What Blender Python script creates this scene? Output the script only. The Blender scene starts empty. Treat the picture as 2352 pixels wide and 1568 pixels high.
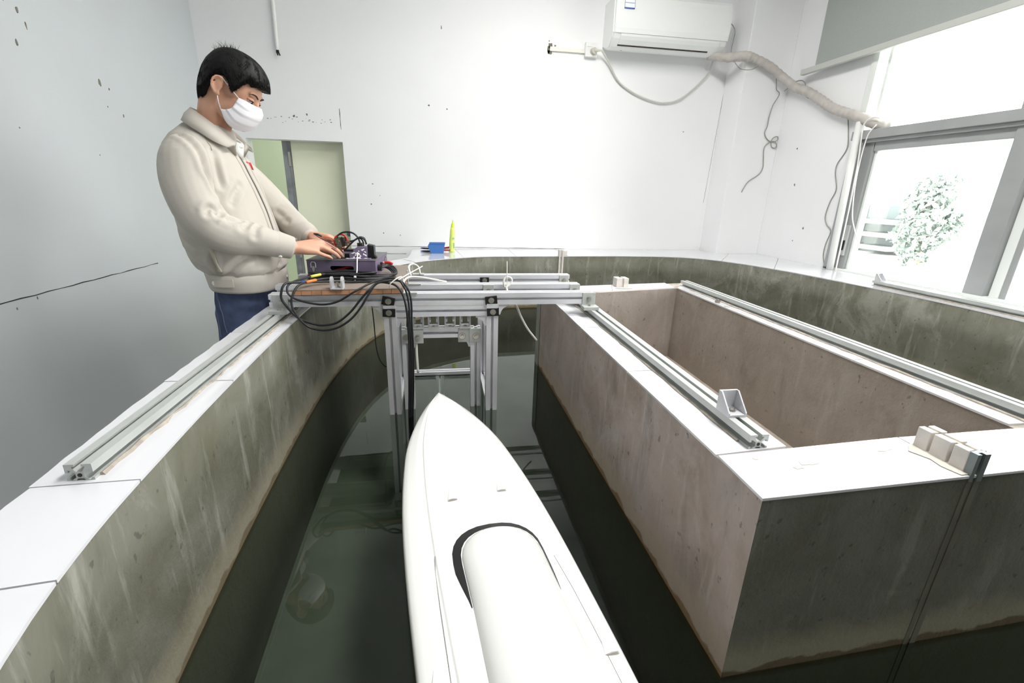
import bpy, bmesh, math, random
from mathutils import Vector, Matrix, noise
random.seed(7)
PI = math.pi
scene = bpy.context.scene
COL = scene.collection

# ------------------------------------------------------------------ camera
cam_data = bpy.data.cameras.new('camera')
cam_data.sensor_fit = 'HORIZONTAL'
cam_data.sensor_width = 36.0
cam_data.lens = 36.0 * 1040.45 / 2352.0
cam_data.clip_start = 0.02
cam_data.clip_end = 200
cam = bpy.data.objects.new('camera', cam_data)
COL.objects.link(cam)
RIGHT = Vector((0.987945, -0.152721, 0.025306))
UP = Vector((0.02399, 0.312538, 0.949602))
FWD = Vector((0.152933, 0.937548, -0.312434))
cam.matrix_world = Matrix(((RIGHT.x, UP.x, -FWD.x, 0.0), (RIGHT.y, UP.y, -FWD.y, 0.0), (RIGHT.z, UP.z, -FWD.z, 1.25), (0, 0, 0, 1)))
scene.camera = cam

# ------------------------------------------------------------------ sky, daylight, exposure
world = bpy.data.worlds.new('overcast_sky')
scene.world = world
world.use_nodes = True
bg = world.node_tree.nodes['Background']
bg.inputs['Color'].default_value = (1.0, 0.995, 0.99, 1)
bg.inputs['Strength'].default_value = 8.0
scene.view_settings.view_transform = 'Standard'
scene.view_settings.look = 'None'
scene.view_settings.gamma = 1.0
scene.view_settings.use_curve_mapping = False
scene.view_settings.exposure = 0.45
scene.cycles.use_denoising = True
scene.cycles.max_bounces = 10
scene.cycles.diffuse_bounces = 6
scene.cycles.transparent_max_bounces = 16
scene.cycles.sample_clamp_indirect = 6.0


def window_portal(name, loc, direction, sx, sy):
    ld = bpy.data.lights.new(name, 'AREA')
    ld.shape = 'RECTANGLE'
    ld.size, ld.size_y = sx, sy
    ld.cycles.is_portal = True
    o = bpy.data.objects.new(name, ld)
    COL.objects.link(o)
    o.location = loc
    o.rotation_euler = Vector(direction).to_track_quat('-Z', 'Y').to_euler()
    return o


window_portal('window_daylight', (2.86, 1.7, 1.75), (-1, 0, 0), 2.05, 2.3)


def ceiling_lamp_light(loc, power, sx, sy):
    ld = bpy.data.lights.new('ceiling_lamp_light', 'AREA')
    ld.shape = 'RECTANGLE'
    ld.size, ld.size_y = sx, sy
    ld.energy = power
    ld.color = (1.0, 0.985, 0.96)
    o = bpy.data.objects.new('ceiling_lamp_light', ld)
    COL.objects.link(o)
    o.location = loc
    return o


LAMPS = [(1.05, 0.5, 40), (0.82, 2.15, 21)]
for (lx, ly, lp) in LAMPS:
    ceiling_lamp_light((lx, ly, 3.03), lp, 0.55, 1.15)
# the lamp of the room behind the doorway
ceiling_lamp_light((-1.05, 5.0, 2.35), 12, 0.8, 0.8)


# ------------------------------------------------------------------ helpers
def new_obj(name, bm, material=None, parent=None, smooth=False, recalc=True):
    me = bpy.data.meshes.new(name)
    if recalc:
        bmesh.ops.recalc_face_normals(bm, faces=bm.faces)
    if smooth:
        for f in bm.faces:
            f.smooth = True
    bm.to_mesh(me)
    bm.free()
    o = bpy.data.objects.new(name, me)
    COL.objects.link(o)
    if material is not None:
        me.materials.append(material)
    if parent is not None:
        o.parent = parent
    return o


def thing(name, label, cat, loc=(0, 0, 0), group=None):
    o = bpy.data.objects.new(name, None)
    COL.objects.link(o)
    o.location = loc
    o.empty_display_size = 0.05
    o['label'] = label
    o['category'] = cat
    if group:
        o['group'] = group
    return o


def tag(o, label, cat, group=None):
    o['label'] = label
    o['category'] = cat
    if group:
        o['group'] = group
    return o


def struct(o):
    o['kind'] = 'structure'
    return o


def rel(o, root):
    """parent o to root keeping it where it was built (world coordinates)"""
    o.parent = root
    o.matrix_parent_inverse = root.matrix_world.inverted() if False else Matrix.Translation(-Vector(root.location))
    return o


def part(name, bm, material, root, smooth=False, label=None):
    o = new_obj(name, bm, material, None, smooth)
    if root is not None:
        o.parent = root
        base = root.location.copy()
        q = root.parent
        while q is not None:
            base = base + q.location
            q = q.parent
        if root.type == 'EMPTY':
            o.matrix_parent_inverse = Matrix.Translation(-base)
    if label:
        o['label'] = label
    return o


def box(bm, lo, hi, mat=None, bevel=0.0):
    """axis box lo..hi, optionally transformed by mat"""
    lo, hi = Vector(lo), Vector(hi)
    vs = []
    for z in (lo.z, hi.z):
        for (x, y) in ((lo.x, lo.y), (hi.x, lo.y), (hi.x, hi.y), (lo.x, hi.y)):
            v = Vector((x, y, z))
            vs.append(bm.verts.new(mat @ v if mat else v))
    fs = [bm.faces.new([vs[i] for i in idx]) for idx in ((3, 2, 1, 0), (4, 5, 6, 7), (0, 1, 5, 4), (1, 2, 6, 5), (2, 3, 7, 6), (3, 0, 4, 7))]
    if bevel > 0:
        es = set()
        for f in fs:
            es.update(f.edges)
        bmesh.ops.bevel(bm, geom=list(es), offset=bevel, segments=2, profile=0.5, affect='EDGES')
    return vs


def catmull(pts, n=8, closed=False):
    P = [Vector(p) for p in pts]
    out = []
    N = len(P)
    rng = N if closed else N - 1
    for i in range(rng):
        if closed:
            p0, p1, p2, p3 = P[(i - 1) % N], P[i], P[(i + 1) % N], P[(i + 2) % N]
        else:
            p1, p2 = P[i], P[i + 1]
            p0 = P[i - 1] if i > 0 else p1 * 2 - p2
            p3 = P[i + 2] if i + 2 < N else p2 * 2 - p1
        for k in range(n):
            t = k / n
            t2, t3 = t * t, t * t * t
            out.append(0.5 * ((2 * p1) + (p2 - p0) * t + (2 * p0 - 5 * p1 + 4 * p2 - p3) * t2 + (3 * p1 - p0 - 3 * p2 + p3) * t3))
    if not closed:
        out.append(P[-1])
    return out


def tube(bm, pts, r, seg=8, closed=False, scale2=1.0, cap=True):
    """tube along pts; r a number or one per point; scale2 flattens along the second frame axis"""
    P = [Vector(p) for p in pts]
    n = len(P)
    R = [r] * n if not hasattr(r, '__len__') else list(r)
    rings = []
    t0 = (P[1] - P[0]).normalized()
    ref = Vector((0, 0, 1)) if abs(t0.z) < 0.9 else Vector((1, 0, 0))
    u = t0.cross(ref).normalized()
    for i in range(n):
        if closed:
            t = (P[(i + 1) % n] - P[i - 1])
        elif i == 0:
            t = P[1] - P[0]
        elif i == n - 1:
            t = P[-1] - P[-2]
        else:
            t = P[i + 1] - P[i - 1]
        if t.length < 1e-9:
            t = t0.copy()
        t.normalize()
        u = u - t * u.dot(t)
        if u.length < 1e-6:
            u = t.cross(Vector((0.3, 0.5, 0.8)))
        u.normalize()
        w = t.cross(u)
        ring = []
        for k in range(seg):
            a = 2 * PI * k / seg
            ring.append(bm.verts.new(P[i] + u * (math.cos(a) * R[i]) + w * (math.sin(a) * R[i] * scale2)))
        rings.append(ring)
    m = n if closed else n - 1
    for i in range(m):
        A, B = rings[i], rings[(i + 1) % n]
        for k in range(seg):
            bm.faces.new((A[k], A[(k + 1) % seg], B[(k + 1) % seg], B[k]))
    if cap and not closed:
        bm.faces.new(list(reversed(rings[0])))
        bm.faces.new(rings[-1])
    return rings


def cyl(bm, a, b, r, seg=12, r2=None):
    return tube(bm, [a, b], [r, r if r2 is None else r2], seg)


def loft(bm, rings, cap=True):
    V = [[bm.verts.new(p) for p in ring] for ring in rings]
    n = len(V[0])
    for i in range(len(V) - 1):
        for k in range(n):
            bm.faces.new((V[i][k], V[i][(k + 1) % n], V[i + 1][(k + 1) % n], V[i + 1][k]))
    if cap:
        bm.faces.new(list(reversed(V[0])))
        bm.faces.new(V[-1])
    return V


def prism(bm, poly, axis, a, b, flip=False):
    """extrude a 2D polygon along axis 'x','y' or 'z' from a to b; poly gives the other two coordinates in order"""
    def P(p, t):
        if axis == 'x':
            return Vector((t, p[0], p[1]))
        if axis == 'y':
            return Vector((p[0], t, p[1]))
        return Vector((p[0], p[1], t))
    A = [bm.verts.new(P(p, a)) for p in poly]
    B = [bm.verts.new(P(p, b)) for p in poly]
    n = len(poly)
    for i in range(n):
        bm.faces.new((A[i], A[(i + 1) % n], B[(i + 1) % n], B[i]))
    bm.faces.new(list(reversed(A)))
    bm.faces.new(B)
    return A, B


def ellipsoid(bm, c, r, seg=20, rings=12, mat=None):
    c = Vector(c)
    M = Matrix.Translation(c) @ (mat if mat else Matrix.Identity(4)) @ Matrix.Diagonal((r[0], r[1], r[2], 1))
    bmesh.ops.create_uvsphere(bm, u_segments=seg, v_segments=rings, radius=1.0, matrix=M)


def remeshed(bm, voxel, smooth=3, factor=0.5):
    """one continuous surface out of overlapping closed shapes; returns a new mesh"""
    bmesh.ops.recalc_face_normals(bm, faces=bm.faces)
    me = bpy.data.meshes.new('blend')
    bm.to_mesh(me)
    bm.free()
    o = bpy.data.objects.new('blend', me)
    COL.objects.link(o)
    md = o.modifiers.new('remesh', 'REMESH')
    md.mode = 'VOXEL'
    md.voxel_size = voxel
    if smooth:
        sm = o.modifiers.new('smooth', 'SMOOTH')
        sm.factor = factor
        sm.iterations = smooth
    bpy.context.view_layer.update()
    dg = bpy.context.evaluated_depsgraph_get()
    out = bpy.data.meshes.new_from_object(o.evaluated_get(dg))
    bpy.data.objects.remove(o)
    bpy.data.meshes.remove(me)
    for p in out.polygons:
        p.use_smooth = True
    return out


def mesh_obj(name, me, material, root=None, label=None):
    o = bpy.data.objects.new(name, me)
    COL.objects.link(o)
    me.name = name
    me.materials.clear()
    me.materials.append(material)
    if root is not None:
        o.parent = root
        if root.type == 'EMPTY':
            o.matrix_parent_inverse = Matrix.Translation(-root.location)
    if label:
        o['label'] = label
    return o


def copy_tree(o, parent=None, move=Vector((0, 0, 0))):
    c = o.copy()
    COL.objects.link(c)
    if parent is not None:
        c.parent = parent
    else:
        c.location = c.location + move
    for ch in list(o.children):
        copy_tree(ch, c)
    return c


# ------------------------------------------------------------------ materials
def principled(name):
    m = bpy.data.materials.new(name)
    m.use_nodes = True
    nt = m.node_tree
    b = nt.nodes['Principled BSDF']
    return m, nt, b


def N(nt, typ, **kw):
    n = nt.nodes.new(typ)
    for k, v in kw.items():
        if k.startswith('i_'):
            n.inputs[k[2:].replace('_', ' ')].default_value = v
        else:
            setattr(n, k, v)
    return n


def lin(c):
    """sRGB 0..255 triple to linear"""
    out = []
    for v in c:
        v = v / 255.0
        out.append(v / 12.92 if v <= 0.04045 else ((v + 0.055) / 1.055) ** 2.4)
    return (*out, 1.0)


def mat(name, rgb, rough=0.5, metal=0.0, var=0.0, scale=8.0, bump=0.0, bscale=60.0, coat=0.0, rgb2=None, spec=0.5, sheen=0.0):
    m, nt, b = principled(name)
    c = lin(rgb)
    b.inputs['Base Color'].default_value = c
    b.inputs['Roughness'].default_value = rough
    b.inputs['Metallic'].default_value = metal
    b.inputs['Specular IOR Level'].default_value = spec
    if coat:
        b.inputs['Coat Weight'].default_value = coat
        b.inputs['Coat Roughness'].default_value = 0.05
    if sheen:
        b.inputs['Sheen Weight'].default_value = sheen
    if var > 0 or rgb2 is not None:
        tc = N(nt, 'ShaderNodeTexCoord')
        nz = N(nt, 'ShaderNodeTexNoise')
        nz.inputs['Scale'].default_value = scale
        nz.inputs['Detail'].default_value = 6
        nt.links.new(tc.outputs['Object'], nz.inputs['Vector'])
        mx = N(nt, 'ShaderNodeMix', data_type='RGBA')
        mx.inputs['A'].default_value = c
        if rgb2 is not None:
            mx.inputs['B'].default_value = lin(rgb2)
        else:
            mx.inputs['B'].default_value = (c[0] * (1 - var), c[1] * (1 - var), c[2] * (1 - var), 1)
        rp = N(nt, 'ShaderNodeMapRange')
        rp.inputs['From Min'].default_value = 0.38
        rp.inputs['From Max'].default_value = 0.66
        nt.links.new(nz.outputs['Fac'], rp.inputs['Value'])
        nt.links.new(rp.outputs['Result'], mx.inputs['Factor'])
        nt.links.new(mx.outputs['Result'], b.inputs['Base Color'])
    if bump > 0:
        tc2 = N(nt, 'ShaderNodeTexCoord')
        n2 = N(nt, 'ShaderNodeTexNoise')
        n2.inputs['Scale'].default_value = bscale
        n2.inputs['Detail'].default_value = 4
        nt.links.new(tc2.outputs['Object'], n2.inputs['Vector'])
        bp = N(nt, 'ShaderNodeBump')
        bp.inputs['Strength'].default_value = bump
        bp.inputs['Distance'].default_value = 0.004
        nt.links.new(n2.outputs['Fac'], bp.inputs['Height'])
        nt.links.new(bp.outputs['Normal'], b.inputs['Normal'])
    return m


def concrete(name, cA, cB, cC, band, edge):
    """trowelled cement: two mixed tones, pale vertical lime streaks, a pale scum band above the water line"""
    m, nt, b = principled(name)
    L = nt.links
    tc = N(nt, 'ShaderNodeTexCoord')
    n1 = N(nt, 'ShaderNodeTexNoise')
    n1.inputs['Scale'].default_value = 4.5
    n1.inputs['Detail'].default_value = 7
    n1.inputs['Roughness'].default_value = 0.62
    n1.inputs['Distortion'].default_value = 0.6
    L.new(tc.outputs['Object'], n1.inputs['Vector'])
    r1 = N(nt, 'ShaderNodeMapRange')
    r1.inputs['From Min'].default_value = 0.36
    r1.inputs['From Max'].default_value = 0.64
    L.new(n1.outputs['Fac'], r1.inputs['Value'])
    m1 = N(nt, 'ShaderNodeMix', data_type='RGBA')
    m1.inputs['A'].default_value = lin(cA)
    m1.inputs['B'].default_value = lin(cB)
    L.new(r1.outputs['Result'], m1.inputs['Factor'])
    def layer(prev, colour, scale3, detail, rough, lo_, hi_, amount, dist=0.0):
        mp = N(nt, 'ShaderNodeMapping')
        mp.inputs['Scale'].default_value = scale3
        L.new(tc.outputs['Object'], mp.inputs['Vector'])
        nz = N(nt, 'ShaderNodeTexNoise')
        nz.inputs['Scale'].default_value = 1.0
        nz.inputs['Detail'].default_value = detail
        nz.inputs['Roughness'].default_value = rough
        nz.inputs['Distortion'].default_value = dist
        L.new(mp.outputs['Vector'], nz.inputs['Vector'])
        rg = N(nt, 'ShaderNodeMapRange')
        rg.inputs['From Min'].default_value = lo_
        rg.inputs['From Max'].default_value = hi_
        rg.inputs['To Max'].default_value = amount
        L.new(nz.outputs['Fac'], rg.inputs['Value'])
        mx = N(nt, 'ShaderNodeMix', data_type='RGBA')
        L.new(rg.outputs['Result'], mx.inputs['Factor'])
        L.new(prev.outputs['Result'], mx.inputs['A'])
        mx.inputs['B'].default_value = colour
        return mx
    m2 = layer(m1, lin(cC), (3.4, 3.4, 2.2), 12, 0.70, 0.54, 0.64, 0.36, 0.8)      # pale lime patches
    m2 = layer(m2, lin(cC), (26.0, 26.0, 3.0), 6, 0.65, 0.56, 0.68, 0.40)           # trowel and run-down streaks
    m2 = layer(m2, lin([v * .62 for v in cA]), (5.0, 5.0, 1.6), 8, 0.65, 0.56, 0.70, 0.55, 0.5)   # damp stains
    m2 = layer(m2, lin([v * .55 for v in cA]), (55.0, 55.0, 40.0), 3, 0.5, 0.66, 0.72, 0.55)      # pits
    # scum band just above the water, with a ragged upper edge
    sx = N(nt, 'ShaderNodeSeparateXYZ')
    L.new(tc.outputs['Object'], sx.inputs['Vector'])
    n3 = N(nt, 'ShaderNodeTexNoise')
    n3.inputs['Scale'].default_value = 14.0
    n3.inputs['Detail'].default_value = 5
    L.new(tc.outputs['Object'], n3.inputs['Vector'])
    ad = N(nt, 'ShaderNodeMath', operation='MULTIPLY_ADD')
    ad.inputs[1].default_value = 0.055
    L.new(n3.outputs['Fac'], ad.inputs[0])
    L.new(sx.outputs['Z'], ad.inputs[2])
    rb = N(nt, 'ShaderNodeMapRange')
    rb.inputs['From Min'].default_value = 0.535
    rb.inputs['From Max'].default_value = 0.475
    rb.inputs['To Max'].default_value = 0.8
    L.new(ad.outputs['Value'], rb.inputs['Value'])
    m3 = N(nt, 'ShaderNodeMix', data_type='RGBA')
    L.new(rb.outputs['Result'], m3.inputs['Factor'])
    L.new(m2.outputs['Result'], m3.inputs['A'])
    m3.inputs['B'].default_value = lin(band)
    re = N(nt, 'ShaderNodeMapRange')
    re.inputs['From Min'].default_value = 0.449
    re.inputs['From Max'].default_value = 0.443
    L.new(ad.outputs['Value'], re.inputs['Value'])
    m4 = N(nt, 'ShaderNodeMix', data_type='RGBA')
    L.new(re.outputs['Result'], m4.inputs['Factor'])
    L.new(m3.outputs['Result'], m4.inputs['A'])
    m4.inputs['B'].default_value = lin(edge)
    sb = N(nt, 'ShaderNodeMapRange')
    sb.inputs['From Min'].default_value = 0.400
    sb.inputs['From Max'].default_value = 0.385
    L.new(sx.outputs['Z'], sb.inputs['Value'])
    m5 = N(nt, 'ShaderNodeMix', data_type='RGBA')
    L.new(sb.outputs['Result'], m5.inputs['Factor'])
    L.new(m4.outputs['Result'], m5.inputs['A'])
    m5.inputs['B'].default_value = lin((104, 106, 94))
    L.new(m5.outputs['Result'], b.inputs['Base Color'])
    b.inputs['Roughness'].default_value = 0.62
    b.inputs['Specular IOR Level'].default_value = 0.35
    bp = N(nt, 'ShaderNodeBump')
    bp.inputs['Strength'].default_value = 0.55
    bp.inputs['Distance'].default_value = 0.012
    n4 = N(nt, 'ShaderNodeTexNoise')
    n4.inputs['Scale'].default_value = 11.0
    n4.inputs['Detail'].default_value = 10
    n4.inputs['Roughness'].default_value = 0.68
    L.new(tc.outputs['Object'], n4.inputs['Vector'])
    L.new(n4.outputs['Fac'], bp.inputs['Height'])
    L.new(bp.outputs['Normal'], b.inputs['Normal'])
    return m


def glass_mat(name, tint=(1, 1, 1, 1), ior=1.45):
    m = bpy.data.materials.new(name)
    m.use_nodes = True
    nt = m.node_tree
    nt.nodes.clear()
    out = N(nt, 'ShaderNodeOutputMaterial')
    tr = N(nt, 'ShaderNodeBsdfTransparent')
    tr.inputs['Color'].default_value = tint
    gl = N(nt, 'ShaderNodeBsdfGlossy')
    gl.inputs['Roughness'].default_value = 0.0
    fr = N(nt, 'ShaderNodeFresnel')
    fr.inputs['IOR'].default_value = ior
    mx = N(nt, 'ShaderNodeMixShader')
    nt.links.new(fr.outputs['Fac'], mx.inputs['Fac'])
    nt.links.new(tr.outputs['BSDF'], mx.inputs[1])
    nt.links.new(gl.outputs['BSDF'], mx.inputs[2])
    nt.links.new(mx.outputs['Shader'], out.inputs['Surface'])
    return m, nt, gl


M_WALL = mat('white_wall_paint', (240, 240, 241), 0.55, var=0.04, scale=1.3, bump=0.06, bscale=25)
M_WALL_L = mat('dimmed_white_wall_paint', (200, 205, 207), 0.5, var=0.06, scale=0.9, bump=0.05, bscale=18)  # same white paint, darkened so weaker light is put into the colour
M_CEIL = mat('ceiling_paint', (235, 236, 236), 0.7, var=0.02)
M_FLOOR = mat('grey_floor', (150, 150, 145), 0.5, var=0.15, scale=3)
M_CRACK = mat('dark_crack', (52, 52, 50), 0.9)
M_CHIP = mat('chipped_plaster', (128, 124, 112), 0.9, var=0.4, scale=60)
M_TILE = mat('white_glazed_tile', (222, 222, 226), 0.12, var=0.03, scale=5, coat=0.4)
M_MORTAR = mat('dirty_mortar', (178, 168, 156), 0.85, var=0.35, scale=40, bump=0.4, bscale=90)
M_CON = concrete('algae_cement', (92, 91, 76), (112, 112, 101), (164, 165, 156), (140, 134, 116), (104, 92, 72))
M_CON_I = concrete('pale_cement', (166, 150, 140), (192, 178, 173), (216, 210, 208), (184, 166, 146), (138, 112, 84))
M_CON_F = concrete('dark_cement', (90, 90, 79), (110, 110, 101), (146, 146, 138), (142, 136, 118), (92, 78, 60))  # darker cement on the island's front, right and far faces
M_CON_P = concrete('pool_cement', (146, 136, 126), (164, 154, 146), (176, 170, 164), (150, 140, 130), (140, 130, 120))
M_CON_BOT = mat('silty_pool_bottom', (108, 116, 104), 0.9, var=0.35, scale=3)
M_ALU = mat('anodised_aluminium', (226, 226, 231), 0.36, metal=0.35, var=0.06, scale=12)
M_ALU_D = mat('dull_aluminium', (190, 193, 190), 0.45, metal=0.3, var=0.12, scale=9)
M_ALU_C = mat('cast_aluminium_bracket', (208, 208, 212), 0.45, metal=0.4, var=0.08, scale=30)
M_STEEL = mat('bolt_steel', (186, 184, 178), 0.3, metal=0.9)
M_RUST = mat('rusty_bolt_ring', (150, 112, 92), 0.6, metal=0.3)
M_BLACK = mat('black_plastic', (22, 22, 24), 0.4)
M_CABLE = mat('black_cable_rubber', (30, 30, 34), 0.42)
M_WHITEPL = mat('white_plastic', (232, 232, 230), 0.35)
M_NYLON = mat('white_nylon_tie', (236, 236, 232), 0.4)
M_SILICON = mat('milky_silicone_tube', (222, 222, 214), 0.35)
M_GROOVE = mat('dark_groove', (70, 70, 70), 0.7)
# ------------------------------------------------------------------ water
M_WATER, _nt, _gl = glass_mat('still_green_water', (0.60, 0.65, 0.585, 1), 1.5)
_tc = N(_nt, 'ShaderNodeTexCoord')
_nz = N(_nt, 'ShaderNodeTexNoise')
_nz.inputs['Scale'].default_value = 5.0
_nz.inputs['Detail'].default_value = 1
_nt.links.new(_tc.outputs['Object'], _nz.inputs['Vector'])
_bp = N(_nt, 'ShaderNodeBump')
_bp.inputs['Strength'].default_value = 0.05
_bp.inputs['Distance'].default_value = 0.006
_nt.links.new(_nz.outputs['Fac'], _bp.inputs['Height'])
_nt.links.new(_bp.outputs['Normal'], _gl.inputs['Normal'])
M_GLASS, _a, _b = glass_mat('window_glass', (0.97, 0.99, 0.98, 1), 1.3)

ZC, ZW, ZB = 0.80, 0.404, 0.04          # coping top, water level, channel bottom
YB, XL, XR, YF, ZT = 3.83, -1.60, 2.70, -5.0, 3.10

# ------------------------------------------------------------------ room shell
bm = bmesh.new()
box(bm, (XL - 0.15, YF - 0.15, -0.12), (XR + 0.2, YB + 0.15, 0.0))
floor = struct(new_obj('floor', bm, M_FLOOR))
bm = bmesh.new()
box(bm, (XL - 0.15, YF - 0.15, ZT), (XR + 0.2, YB + 0.15, ZT + 0.12))
struct(new_obj('ceiling', bm, M_CEIL))
bm = bmesh.new()
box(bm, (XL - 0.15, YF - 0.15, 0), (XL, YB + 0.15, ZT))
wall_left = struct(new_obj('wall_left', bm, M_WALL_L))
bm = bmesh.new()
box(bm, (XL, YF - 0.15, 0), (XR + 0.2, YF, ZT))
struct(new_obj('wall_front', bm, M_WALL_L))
# back wall with the doorway (x -1.52 .. -0.695, top 1.575) and the pier in its right corner
DX0, DX1, DZ = -1.37, -0.697, 1.576
bm = bmesh.new()
box(bm, (XL, YB, 0), (DX0, YB + 0.12, ZT))
box(bm, (DX0, YB, DZ), (DX1, YB + 0.12, ZT))
box(bm, (DX1, YB, 0), (XR, YB + 0.12, ZT))
wall_back = struct(new_obj('wall_back', bm, M_WALL))
bm = bmesh.new()
box(bm, (2.315, 3.58, 0), (XR, YB, ZT), bevel=0.004)
struct(new_obj('wall_pier', bm, M_WALL))
WY0, WY1, WZ0, WZ1 = 0.55, 2.845, 0.79, 2.78
bm = bmesh.new()
box(bm, (XR, WY1, 0), (XR + 0.2, YB + 0.15, ZT))
box(bm, (XR, YF - 0.15, 0), (XR + 0.2, WY0, ZT))
box(bm, (XR, WY0, 0), (XR + 0.2, WY1, WZ0))
box(bm, (XR, WY0, WZ1), (XR + 0.2, WY1, ZT))
wall_right = struct(new_obj('wall_right', bm, M_WALL))


# wear on the walls: cracks, chips and stains, real thin geometry on the plaster
def flat_blob(bm, c, axis_u, axis_v, ru, rv, n=9, seed=0):
    rnd = random.Random(seed)
    c, U, V = Vector(c), Vector(axis_u), Vector(axis_v)
    vs = []
    for k in range(n):
        a = 2 * PI * k / n
        s = 0.6 + 0.5 * rnd.random()
        vs.append(bm.verts.new(c + U * (ru * s * math.cos(a)) + V * (rv * s * math.sin(a))))
    f = bm.faces.new(vs)
    r = bmesh.ops.extrude_face_region(bm, geom=[f])
    nrm = U.cross(V).normalized()
    for v in [g for g in r['geom'] if isinstance(g, bmesh.types.BMVert)]:
        v.co += nrm * 0.0012


def ragged_line(bm, pts, w, nrm, seed=1):
    rnd = random.Random(seed)
    P = [Vector(p) for p in pts]
    n = Vector(nrm)
    rows = []
    for i, p in enumerate(P):
        t = (P[min(i + 1, len(P) - 1)] - P[max(i - 1, 0)]).normalized()
        s = t.cross(n).normalized()
        ww = w * (0.5 + 0.9 * rnd.random())
        rows.append((bm.verts.new(p + s * ww + n * 0.0010), bm.verts.new(p - s * ww + n * 0.0010), bm.verts.new(p - s * ww - n * 0.0005), bm.verts.new(p + s * ww - n * 0.0005)))
    for a, b in zip(rows, rows[1:]):
        for k in range(4):
            bm.faces.new((a[k], a[(k + 1) % 4], b[(k + 1) % 4], b[k]))
    bm.faces.new(rows[0])
    bm.faces.new(tuple(reversed(rows[-1])))


bm = bmesh.new()
ragged_line(bm, [(XL, 1.2 + i * 0.065, 0.813 + 0.0015 * math.sin(i * 2.3)) for i in range(27)], 0.0019, (1, 0, 0), 3)
part('crack', bm, M_CRACK, wall_left)
# (y, z) chips high on the left wall, seen left of the man
for i, (y, z, ru, rv) in enumerate([(2.20, 1.92, .007, .024), (2.29, 1.905, .007, .028), (2.345, 1.875, .008, .022), (2.37, 1.83, .006, .022), (2.30, 1.755, .010, .020),
                                    (2.74, 1.70, .012, .026), (2.80, 1.685, .008, .009), (2.76, 1.60, .005, .007), (2.87, 1.575, .008, .013), (2.2, 1.44, .005, .005), (2.62, 1.37, .004, .005),
                                    (1.95, 0.78, .004, .008), (2.05, 0.80, .005, .010), (1.63, 0.80, .01, .008), (1.35, 0.79, .012, .007), (1.21, 0.80, .012, .008), (1.63, 0.62, .004, .006),
                                    (1.5, 0.45, .012, .012), (1.33, 0.30, .02, .008)]):
    bm = bmesh.new()
    flat_blob(bm, (XL, y, z), (0, 1, 0), (0, 0, 1), ru * .7, rv * .7, 9, i)
    part('paint_chip', bm, M_CHIP, wall_left)
bm = bmesh.new()
ragged_line(bm, [(-0.69 + i * 0.07, YB, 0.812 - 0.0004 * i + 0.001 * math.sin(i * 1.7)) for i in range(26)], 0.0013, (0, -1, 0), 5)
part('crack', bm, M_CRACK, wall_back)
bm = bmesh.new()
ragged_line(bm, [(-0.52 + i * 0.05, YB, 0.752 + 0.0008 * math.sin(i * 1.9)) for i in range(6)], 0.0016, (0, -1, 0), 6)
part('crack', bm, M_CRACK, wall_back)
bm = bmesh.new()
ragged_line(bm, [(-0.70, YB, 1.80 - i * 0.035) for i in range(5)], 0.0016, (0, -1, 0), 8)
part('crack', bm, M_CRACK, wall_back)
bm = bmesh.new()
ragged_line(bm, [(2.322 - i * 0.003, YB, 2.18 - i * 0.075) for i in range(14)], 0.0007, (0, -1, 0), 9)
part('crack', bm, M_CRACK, wall_back)
rnd = random.Random(11)
chips = [(-.054, 1.853, .011, .011), (.08, 1.835, .008, .010), (2.01, 1.76, .008, .006), (-.50, 1.285, .01, .005), (-.45, 1.20, .006, .004), (-.52, 1.135, .008, .010), (-.44, .915, .006, .01),
         (-.31, .90, .005, .008), (.05, 2.36, .006, .02), (-1.02, 1.735, .012, .013), (-.93, 1.75, .009, .012)]
for i in range(22):
    chips.append((-1.20 + i * 0.021 + rnd.uniform(-.01, .01), 1.70 + rnd.uniform(-.012, .03), rnd.uniform(.003, .012), rnd.uniform(.002, .006)))
for i, (x, z, ru, rv) in enumerate(chips):
    bm = bmesh.new()
    flat_blob(bm, (x, YB, z), (1, 0, 0), (0, 0, 1), ru * .7, rv * .7, 9, 50 + i)
    part('paint_chip', bm, M_CHIP, wall_back)
for i, (y, z, r) in enumerate([(3.30, 1.36, .008), (3.12, 1.05, .008), (3.35, 1.62, .006), (3.2, .95, .005)]):
    bm = bmesh.new()
    flat_blob(bm, (XR, y, z), (0, -1, 0), (0, 0, 1), r, r * 1.3, 9, 90 + i)
    part('paint_chip', bm, M_CHIP, wall_right)

# ------------------------------------------------------------------ room behind the doorway
M_GREEN1 = mat('pale_green_paint', (218, 228, 208), 0.4, var=0.04, scale=2)
M_GREEN2 = mat('olive_green_paint', (238, 240, 214), 0.45, var=0.05, scale=2)
M_DOORFR = mat('grey_door_metal', (150, 152, 154), 0.4, metal=0.4, var=0.3, scale=14)
bm = bmesh.new()
box(bm, (-2.6, 5.9, 0), (0.4, 6.0, 2.6))
box(bm, (-2.6, YB + 0.15, 0), (-2.5, 5.9, 2.6))
box(bm, (-2.6, YB + 0.02, 0), (XL - .15, YB + 0.15, 2.6))
struct(new_obj('wall_corridor', bm, M_GREEN1))
bm = bmesh.new()
box(bm, (-2.6, YB + 0.121, 2.5), (0.5, 6.0, 2.6))
box(bm, (-2.6, YB + 0.121, -0.12), (0.5, 6.0, 0.0))
struct(new_obj('ceiling_corridor', bm, M_CEIL))
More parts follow.
